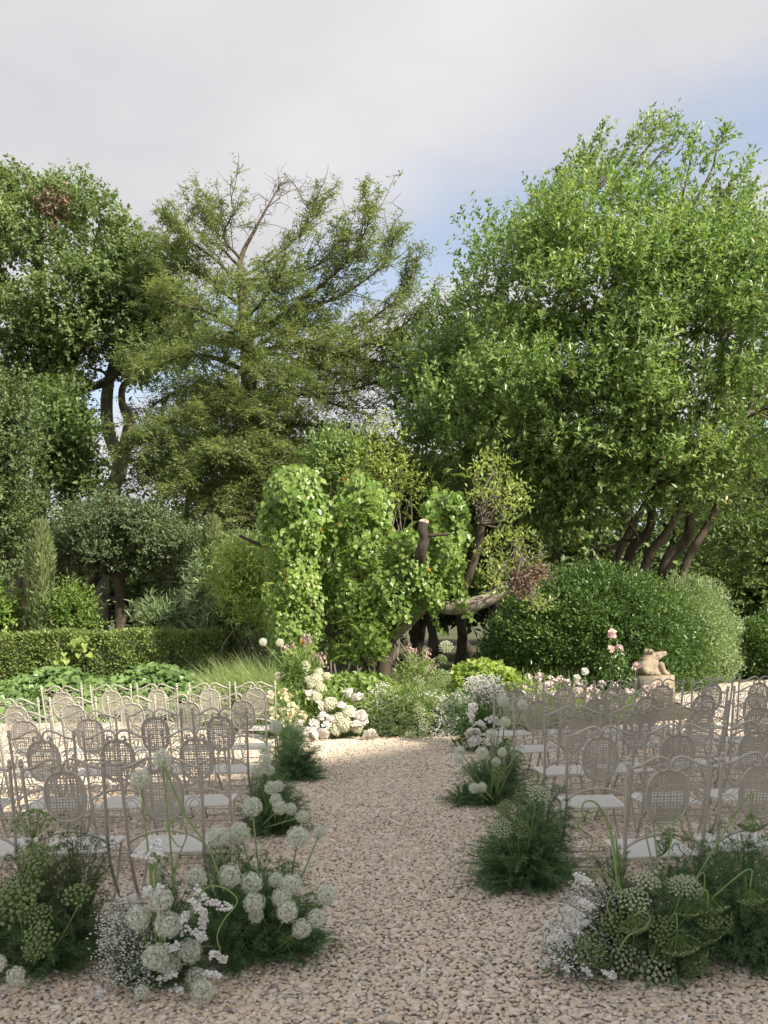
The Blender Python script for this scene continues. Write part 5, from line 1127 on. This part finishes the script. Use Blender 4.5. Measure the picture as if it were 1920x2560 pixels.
fern(a, g, .34, .40, 280, frng, 'fern', 75, .055); fern(a, g + [-.10, .3, 0], .3, .60, 240, frng, 'fern', 75, .055); fern(a, g + [.12, -.05, 0], .26, .22, 110, frng, 'fern', 60, .05)
# --- right front: white sprays and wild carrot
a, g = arrangement('wild_carrot_arrangement', 'green and white wild carrot heads with white sprays at the lower right foreground', 1590, 2440, GL)
spray(a, g + [-.30, .02, .12], (.17, .15, .16), 230, frng, 'white', .0066, 'white_sprays', 6); spray(a, g + [-.17, .10, .28], (.17, .14, .16), 260, frng, 'white', .0052, 'white_sprays', 4)
fern(a, g + [-.05, .1, 0], .28, .44, 200, frng, 'fernolive', 70, .05); fern(a, g + [.15, .02, 0], .3, .36, 180, frng, 'fern', 75, .05); greens(a, g + [-.28, 0, .08], (.16, .14, .1), 160, (.07, .012), 'fern', frng)
for path in ([(1440, 2190), (1455, 2195), (1470, 2205)], [(1420, 2270), (1440, 2285), (1460, 2290)], [(1445, 2300), (1455, 2310), (1468, 2305)], [(1420, 2300), (1432, 2312), (1440, 2325)], [(1400, 2330), (1415, 2340), (1425, 2360)], [(1370, 2350), (1390, 2345), (1400, 2360)], [(1390, 2400), (1410, 2410), (1425, 2420)], [(1450, 2250), (1465, 2260), (1480, 2270)], [(1460, 2420), (1470, 2430), (1480, 2440)], [(1510, 2430), (1525, 2436), (1540, 2440)]): statice(a, [P(x, y, 4.3 + frng.normal(0, .05)) for x, y in path], frng, .008)
for x, y, s, nv, hk, pl in ((1615, 2205, 62, (.1, -.3, 1), 0, 1), (1585, 2250, 68, (-.1, -.5, 1), 0, 1), (1595, 2285, 60, (.1, -.6, 1), 0, 1), (1535, 2312, 62, (-.5, -.8, .3), 0, 0), (1585, 2315, 68, (.1, -.3, -1), 1, 0), (1655, 2325, 64, (.05, -1, .35), 0, 0), (1475, 2372, 72, (-.3, -1, .3), 0, 0), (1560, 2390, 76, (0, -.9, .6), 0, 1), (1640, 2425, 90, (.1, -.9, .7), 0, 1), (1660, 2375, 62, (-.2, -.9, .3), 0, 0), (1700, 2370, 80, (.1, -.2, -1), 1, 0), (1738, 2410, 76, (.6, -.5, -.6), 1, 0), (1722, 2225, 70, (.3, -.7, .8), 0, 1), (1700, 2215, 50, (-.3, -.7, .8), 0, 1), (1720, 2280, 58, (0, -.2, -1), 1, 0), (1770, 2270, 86, (.1, -.3, -1), 1, 0), (1800, 2310, 66, (.4, -.6, -.5), 1, 0), (1755, 2345, 80, (.15, -.25, -1), 1, 0), (1545, 2160, 46, (0, -.3, -1), 1, 0), (1660, 2115, 50, (.6, -.6, -.4), 1, 0), (1668, 2090, 40, (.3, -.7, -.2), 1, 0), (1880, 2060, 60, (0, -.3, -1), 1, 0), (1775, 2300, 58, (.0, -.5, -.8), 1, 0), (1880, 2250, 60, (0, -.4, -.9), 1, 0), (1700, 2430, 56, (.4, -.7, -.5), 0, 0), (1500, 2400, 54, (-.2, -.9, .6), 0, 1), (1718, 2090, 30, (.3, -.5, -.5), 1, 0)): umbel(a, x, y, 4.35 + frng.normal(0, .06) + (.25 if y < 2170 else 0), s, nv, g + frng.normal(0, .04, 3) * [1, 1, 0], hk, pl)
scape(a, [(1556, 2330, 0), (1540, 2180, 0), (1520, 2060, .1), (1490, 2008, .1), (1462, 2005, .1), (1455, 2030, .1), (1475, 2050, .1)], 4.4); scape(a, [(1565, 2330, 0), (1548, 2200, 0), (1528, 2080, .1), (1500, 2030, .1), (1460, 2040, .1), (1445, 2065, .1), (1475, 2090, .1), (1480, 2110, .1), (1465, 2150, .1)], 4.42, .0045)
scape(a, [(1600, 2290, 0), (1560, 2230, 0), (1510, 2185, 0), (1480, 2170, 0), (1500, 2180, 0), (1478, 2205, 0)], 4.3, .0045); scape(a, [(1545, 2380, -.05), (1570, 2340, -.05), (1610, 2320, -.05), (1625, 2295, -.05), (1605, 2278, -.05), (1585, 2290, -.05)], 4.25, .0045); scape(a, [(1530, 2300, -.05), (1518, 2265, -.05), (1530, 2240, -.05), (1552, 2225, -.05)], 4.25, .004)
a, g = arrangement('right_fern_arrangement', 'dark fern with drooping green heads at the right edge, before the front chairs', 1850, 2400, GL)
fern(a, g, .34, .42, 260, frng, 'fern', 75, .055); fern(a, g + [-.12, .25, 0], .36, .42, 240, frng, 'fern', 75, .055); fern(a, g + [.15, .3, 0], .3, .5, 200, frng, 'fern', 75, .05); fern(a, g + [.1, -.08, 0], .26, .26, 150, frng, 'fern', 70, .06)
for x, y, s in ((1905, 2265, 70), (1870, 2262, 50)): umbel(a, x, y, 4.5, s, (0, -.3, -1), g, True)
# --- right, second and third clumps
a, g = arrangement('tall_fern_arrangement', 'full dark fern mound with a few wild carrot heads beside the front right chair', 1310, 2215, GL)
fern(a, g, .42, .40, 380, frng, 'fern', 75, .065); fern(a, g + [.12, .12, 0], .32, .52, 260, frng, 'fern', 75, .055); fern(a, g + [-.14, 0, 0], .24, .24, 130, frng, 'fern', 70, .055); fern(a, g + [.06, -.06, 0], .26, .3, 160, frng, 'fern', 70, .055)
for x, y, s, nv, hk in ((1345, 1985, 50, (.1, -.5, .9), 0), (1255, 2070, 44, (-.2, -.9, .4), 0), (1300, 2070, 44, (.2, -.8, .5), 0), (1262, 2020, 40, (-.8, -.5, .6), 0)): umbel(a, x, y, 5.4, s, nv, g + [0, .05, 0], hk, y < 2000 or x < 1260)
a, g = arrangement('far_fern_arrangement', 'fern with tall thin-stemmed alliums beside the second and third right rows', 1215, 2010, GL)
fern(a, g, .32, .34, 230, frng, 'fern', 75, .055); fern(a, g + [.18, .2, 0], .34, .42, 240, frng, 'fern', 75, .055); fern(a, g + [-.2, 0, 0], .26, .14, 90, frng, 'fern', 60, .05)
for x, y, s, dd in ((1257, 1752, 30, 6.9), (1262, 1805, 28, 6.7), (1306, 1762, 28, 6.9), (1228, 1835, 28, 6.8), (1150, 1878, 28, 6.8), (1147, 1898, 26, 6.7), (1205, 1882, 34, 6.6), (1240, 1905, 24, 6.6), (1185, 1970, 28, 6.3), (1205, 1968, 26, 6.3), (1255, 1880, 24, 6.6)): allium(a, x, y, dd, s, g + [.08, .1, 0] + frng.normal(0, .05, 3) * [1, 1, 0])
for x, y, s, nv, hk in ((1290, 1892, 42, (.3, -.3, 1), 0), (1248, 1930, 44, (-.7, -.5, -.2), 1)): umbel(a, x, y, 6.2, s, nv, g + [.1, .1, 0], hk)

# ================================================================== flowers at the end of the aisle
GA = 'flower arrangements at the altar'
a, g = arrangement('peony_arrangement', 'blush and white peonies with cream lilies heaped at the aisle end, left', 790, 1852, GA)
pk = lambda x, y: (620 + x / 4.88, 1580 + y / 4.88)
for i, (x, y, s) in enumerate(((790, 755, 30), (890, 890, 30), (1140, 885, 28), (1340, 800, 33), (1210, 730, 24), (1255, 935, 27), (820, 1110, 29), (925, 1225, 29), (905, 1010, 27), (1015, 1065, 29), (1370, 1020, 32), (1325, 1110, 28), (1490, 1240, 34), (640, 1120, 28), (700, 1195, 30), (710, 1272, 28), (815, 1255, 29), (795, 1190, 26), (600, 1150, 24), (1400, 1060, 24), (960, 1120, 24), (730, 750, 24))):
    px, py = pk(x, y); dd = 12.38 + (1250 - y) / 500 * .45; place('peony', PEO[i % 3] if i % 4 else PEW[i % 3], a, P(px, py, dd), s / 2 / F * dd * 1.12, (R(35 + 25 * math.sin(i * 2.1)), R(20 * math.sin(i * 1.7)), i * 1.3))
for i, (x, y, s) in enumerate(((1000, 880, 32), (1170, 1130, 34), (1060, 1190, 30), (830, 800, 26), (830, 590, 30), (700, 410, 22), (960, 540, 18), (860, 500, 22), (690, 480, 20), (740, 590, 20), (1220, 1000, 28), (880, 690, 24), (780, 640, 22), (1110, 1060, 28), (370, 545, 20), (1330, 1180, 24))):
    px, py = pk(x, y); dd = 12.55 + max(0, (1100 - y)) / 700 * .6; place('hydrangea', HYD[i % 2], a, P(px, py, dd), s / 2 / F * dd * 1.15, (R(30), 0, i))
for i, (x, y, s) in enumerate(((530, 900, 24), (600, 930, 24), (700, 1030, 24), (440, 720, 22), (470, 790, 22), (400, 950, 22), (480, 1000, 22), (340, 1030, 22), (560, 980, 22), (650, 990, 20), (430, 1080, 22), (280, 940, 22), (520, 1090, 20), (290, 760, 22), (510, 770, 18), (330, 980, 20), (560, 1060, 20))):
    px, py = pk(x, y); dd = 12.5 + (1100 - y) / 400 * .4; place('lily', CRM[i % 2], a, P(px, py, dd), s / 2 / F * dd * 1.25, (R(70), R(25 * math.sin(i)), i))
for x, y in ((184, 122), (388, 128)):
    px, py = pk(x, y); allium(a, px, py, 13.0, 21, P(*pk(470, 460), 13.1))
greens(a, P(790, 1790, 12.95), (.95, .30, .36), 1900, (.10, .032), 'bedgreen', frng); greens(a, P(760, 1830, 12.7), (.6, .22, .2), 500, (.11, .045), 'bush', frng); greens(a, P(755, 1700, 13.2), (.32, .25, .48), 900, (.10, .03), 'bedgreen', frng)
greens(a, P(735, 1690, 13.0), (.14, .14, .26), 420, (.10, .022), 'bush', frng)
mb = MB()
for x, y in ((700, 40), (720, 70), (745, 100), (690, 100), (540, 150), (450, 180), (880, 270), (890, 320), (820, 280), (790, 280), (910, 360), (570, 560), (620, 650), (460, 340)):
    c = P(*pk(x, y), 13.3); n = 24; leaf_quads(mb, c + frng.normal(0, .03, (n, 3)), frng.normal(0, .4, (n, 3)) + [0, 0, -1], rdir(n, frng), .05, .02); tube(mb, wiggle(c, P(*pk(690, 620), 13.3), frng, .08), .004, 3, False)
mb.build('seed_heads', M['dust'], a, kind='stuff')

a, g = arrangement('green_umbel_arrangement', 'mound of lime green umbels and tiny white stars at the centre of the aisle end', 1020, 1846, GA)
qk = lambda x, y: (900 + x / 4.1475, 1580 + y / 4.1475)
for i, (x, y, s) in enumerate(((450, 890, 30), (620, 850, 34), (520, 1030, 28), (380, 1020, 24), (520, 1090, 26), (640, 1080, 26), (450, 770, 24), (600, 780, 26), (700, 720, 26), (610, 690, 26), (600, 520, 30), (520, 550, 26), (760, 520, 28), (690, 410, 28), (850, 450, 36), (720, 600, 26), (550, 380, 20), (680, 330, 20), (830, 570, 28), (890, 155, 29), (850, 285, 24), (540, 910, 24), (660, 960, 26), (720, 900, 24), (780, 760, 24), (500, 690, 22), (890, 500, 24))):
    px, py = qk(x, y); dd = 12.5 + (1100 - y) / 700 * .7; umbel(a, px, py, dd, s * 1.05, (math.sin(i * 2.3) * .5, -.8, .5 + .4 * math.sin(i)), P(qk(640, 1000)[0], 1835, 12.9) if i % 3 == 0 else None, False, i % 3 == 1)
for (x, y, rx, rz, n) in ((240, 620, .22, .14, 120), (200, 760, .3, .16, 150), (320, 720, .2, .12, 90), (960, 780, .30, .18, 240), (880, 900, .25, .22, 220), (700, 680, .3, .12, 120), (650, 1000, .18, .1, 90), (850, 1060, .2, .08, 90), (980, 960, .16, .2, 130), (1040, 720, .18, .14, 130)):
    c = P(*qk(x, y), 12.75 + (1000 - y) / 700 * .5); spray(a, c, (rx, .18, rz), n, frng, 'white', .0105, 'star_flowers', 3, 0, P(*qk(600, 1000), 12.9))
greens(a, P(1000, 1790, 12.95), (.85, .32, .42), 3400, (.10, .018), 'bedgreen', frng); greens(a, P(1040, 1700, 13.2), (.35, .22, .4), 900, (.08, .02), 'bedgreen', frng); fern(a, P(1000, 1846, 12.8) * [1, 1, 0], .7, .38, 260, frng, 'fernolive', 50, .06, w=.006); fern(a, P(1150, 1846, 12.75) * [1, 1, 0], .3, .5, 170, frng, 'fern', 60, .06, w=.005)
mb = MB()
for x, y in ((490, 180), (520, 170), (540, 190), (520, 240), (550, 270), (590, 310), (650, 330), (740, 310), (760, 340), (690, 240), (540, 300), (620, 380), (660, 400), (380, 470), (700, 180), (640, 590)):
    c = P(*qk(x, y), 13.3); n = 22; leaf_quads(mb, c + frng.normal(0, .03, (n, 3)), frng.normal(0, .5, (n, 3)) + [0, 0, -.6], rdir(n, frng), .05, .03); tube(mb, wiggle(c, P(*qk(640, 620), 13.3), frng, .08), .004, 3, False)
mb.build('seed_heads', M['dust'], a, kind='stuff')

a, g = arrangement('white_peony_arrangement', 'white peonies and white sprays at the aisle end, beside the back right chairs', 1205, 1868, GA)
for i, (x, y, s) in enumerate(((1170, 775, 30), (1160, 870, 32), (1250, 950, 36), (1140, 1040, 34), (1150, 1125, 30), (1360, 895, 30), (1405, 905, 30), (1210, 1030, 30), (1320, 1130, 30), (1420, 1130, 28), (1210, 1110, 28), (1480, 1000, 26), (1380, 1060, 30))):
    px, py = qk(x, y); dd = 11.1 + (1130 - y) / 400 * .35; place('peony', PEW[i % 3], a, P(px, py, dd), s / 2 / F * dd * .92, (R(40 + 20 * math.sin(i * 2.1)), R(20 * math.sin(i * 1.7)), i * 1.3))
for (x, y, rx, rz, n) in ((1280, 560, .28, .16, 260), (1300, 680, .26, .2, 280), (1330, 800, .24, .14, 180), (1420, 760, .2, .16, 140)): spray(a, P(*qk(x, y), 11.7), (rx, .18, rz), n, frng, 'white', .0095, 'white_sprays', 4, .1, P(*qk(1300, 1000), 11.6))
greens(a, P(1215, 1830, 11.5), (.34, .22, .36), 800, (.09, .035), 'bush', frng); greens(a, P(1215, 1770, 11.8), (.34, .2, .35), 700, (.08, .02), 'fern', frng); greens(a, P(1170, 1862, 11.3), (.2, .12, .08), 60, (.12, .05), 'bush', frng)

# ================================================================== garden plants behind
def mound(name, label, poly, D, T, n, leaf, mat, seed, heart=True, soft=50, cat='plant', dz=.0):
    rng = np.random.default_rng(seed); C, pp, u = swell(poly, n, D, T, soft, rng, shell=.5); C[:, 2] = np.maximum(C[:, 2], .02)
    mb = MB(); s = rng.uniform(.6, 1.2, n); (heart_leaves if heart else leaf_quads)(mb, C, rng.normal(0, .6, (n, 3)) + [0, -.6, dz], rng.normal(0, .4, (n, 3)) + [0, -.3, 1], leaf[0] * s, leaf[1] * s)
    return mb.build(name, M[mat], None, label=label, category=cat)
mound('lime_leaf_mound', 'bright lime leafy mound between the central umbels and the round bush', [(1115, 1690), (1135, 1665), (1180, 1650), (1230, 1653), (1275, 1668), (1305, 1700), (1320, 1760), (1250, 1800), (1130, 1800), (1105, 1740)], 15.0, .55, 2600, (.10, .10), 'lime', 91)
mound('leafy_ground_cover', 'leafy green ground cover behind the peonies, under the vine', [(800, 1700), (860, 1680), (960, 1690), (1010, 1720), (1000, 1790), (900, 1800), (800, 1790)], 14.4, .45, 1500, (.09, .09), 'bedgreen', 92)
def blades(name, label, pts, D, n, L, seed, mat='grass', w=.010, lean=0, cat='grass'):
    rng = np.random.default_rng(seed); mb = MB()
    for (x0, x1, k) in pts:
        m_ = int(n * k); px = rng.uniform(x0, x1, m_); b_ = P(px, np.full(m_, 1690.), D + rng.uniform(-.5, .5, m_)); b_[:, 2] = 0
        h = L * rng.uniform(.5, 1.1, m_); d = np.stack([rng.normal(lean, .28, m_), rng.normal(-.05, .2, m_), np.ones(m_)], -1)
        d = norm(d); bend = np.stack([rng.normal(lean * 1.5, .30, m_), rng.normal(0, .15, m_), -np.abs(rng.normal(.12, .12, m_))], -1)
        s = norm(np.cross(d, rdir(m_, rng))) * w / 2
        p1 = b_ + d * h[:, None] * .55; p2 = b_ + d * h[:, None] + bend * h[:, None] * .6
        V = np.stack([b_ - s, b_ + s, p1 + s * .8, p1 - s * .8, p2], 1); i = np.arange(m_)[:, None] * 5
        mb.add(V, i + [0, 1, 2, 3]); mb.f.append(mb.f[-1][:, :3] * 0 + (np.arange(m_)[:, None] * 5 + [3, 2, 4]) + (mb.n - m_ * 5))
    return mb.build(name, M[mat], None, kind='stuff', label=label, category=cat)
blades('ornamental_grass', 'pale arching ornamental grass between ivy bed and peonies', [(540, 690, 1), (600, 730, .5)], 14.6, 1500, 1.15, 93, lean=-.12)
blades('meadow_grass', 'thin wild grass stems under the vine and before the round bush', [(700, 1180, 1), (1150, 1460, .35)], 15.2, 1100, .85, 94, 'bedgreen', .009)
blades('lawn_patch', 'green grass strip beyond the right block of chairs', [(1300, 1640, 1)], 15.6, 5200, .22, 95, 'grass', .012)
def low_plants():
    rng = np.random.default_rng(96); mb = MB(); n = 9000
    X = rng.uniform(-2.9, 3.0, n); Y = rng.uniform(13.3, 18.2, n); Z = rng.uniform(.02, .34, n) * (1 + .5 * np.sin(X * 3 + Y * 2.2))
    leaf_quads(mb, np.stack([X, Y, Z], -1), rng.normal(0, .6, (n, 3)) + [0, -.2, .8], rng.normal(0, .5, (n, 3)) + [0, -.5, .6], rng.uniform(.08, .18, n), .03)
    mb.build('flower_bed_greenery', M['bedgreen'], None, kind='stuff', label='mixed low greenery filling the bed under the vine', category='plants')
low_plants()
def rose_bush():
    rng = np.random.default_rng(97); D = 15.6; g = P(1545, 1740, D); g[2] = 0
    r = empty('rose_bush', g, 'pink rose bush beside the stone pedestal', 'rose')
    mb = MB(); polys = [[(1490, 1740), (1500, 1650), (1520, 1610), (1560, 1630), (1580, 1680), (1590, 1740)]]
    C, pp, u = swell(polys[0], 620, D, .3, 40, rng); leaf_quads(mb, C, rng.normal(0, .7, C.shape) + [0, -.3, 0], rng.normal(0, .4, C.shape) + [0, -.4, .8], .08, .05); mb.build('leaves', M['bush'], r, kind='stuff')
    for i, (x, y, s) in enumerate(((1531, 1581, 27), (1531, 1620, 22), (1551, 1618, 22), (1589, 1661, 24))):
        place('rose', ROSE[i % 2], r, P(x, y, D - .2), s / 2 / F * D, (R(50), R(15 * i - 20), i)); add_stem(r, [g + rng.normal(0, .05, 3) * [1, 1, 0], P(x - 6, y + 60, D - .1), P(x, y, D - .2)], .008)
    for nm, lb, x, y, mt in (('white_rose_bush', 'single creamy white rose on a thin stem left of the pink roses', 1463, 1677, 'PEW'), ('small_rose_bush', 'small pale rose just below the single white rose', 1443, 1694, 'PEW')):
        gg = P(x, 1760, D); gg[2] = 0; q = empty(nm, gg, lb, 'rose'); place('rose', PEW[0], q, P(x, y, D), 20 / 2 / F * D, (R(50), 0, 0)); add_stem(q, [gg, P(x, y + 40, D), P(x, y, D)], .008); greens(q, P(x, y + 45, D), (.2, .15, .2), 60, (.07, .04), 'bush', rng)
rose_bush()
def phlox():
    rng = np.random.default_rng(98)
    for nm, lb, x0, x1, y0, y1, k in (('pink_phlox', 'low pale pink phlox seen through the back right chairs near the aisle', 1300, 1430, 1690, 1760, 34), ('pink_phlox', 'low pale pink phlox seen through the right chairs before the pedestal', 1430, 1640, 1710, 1775, 40)):
        D = 14.2; g = P((x0 + x1) / 2, 1780, D); g[2] = 0; r = empty(nm, g, lb, 'flowers'); mb = MB(); st = MB()
        for j in range(k):
            c = P(rng.uniform(x0, x1), rng.uniform(y0, y1), D + rng.uniform(-.5, .5)); n = 16; v = norm(rng.normal(0, 1, (n, 3)) + [0, -.3, .5]); star(mb, c + v * .05, v, np.full(n, .026), rng, 5, .42); st_p = np.array([c[0], c[1], 0]); tube(st, wiggle(st_p, c, rng, .06), .004, 3, False)
        mb.build('florets', M['blush'], r, kind='stuff'); st.build('stems', M['stem'], r, True, kind='stuff'); greens(r, P((x0 + x1) / 2, 1765, D), ((x1 - x0) / 2 / F * D, .5, .22), 900, (.07, .018), 'grass', rng)
phlox()

def fallen():
    rng = np.random.default_rng(99)
    for nm, lb, n, mt, sz, x0, x1, y0, y1 in (('fallen_petals', 'white petals and florets dropped on the gravel beside the flowers', 150, 'white', (.014, .011), -1.2, 1.4, 4.1, 12.3), ('fallen_leaves', 'small dry leaves scattered on the gravel', 110, 'redleaf', (.03, .014), -3.5, 3.8, 4.1, 12.5)):
        X = rng.uniform(x0, x1, n); Y = rng.uniform(y0, y1, n)
        if mt == 'white': X = np.where(rng.random(n) < .85, np.sign(X) * (.62 + np.abs(rng.normal(0, .25, n))), X)
        mb = MB(); d = np.stack([rng.normal(0, 1, n), rng.normal(0, 1, n), rng.normal(0, .12, n)], -1)
        leaf_quads(mb, np.stack([X, Y, np.full(n, .024)], -1), d, np.stack([rng.normal(0, .3, n), rng.normal(0, .3, n), np.ones(n)], -1), sz[0] * rng.uniform(.6, 1.3, n), sz[1])
        mb.build(nm, M[mt], None, kind='stuff', label=lb, category=nm.split('_')[1])
fallen()
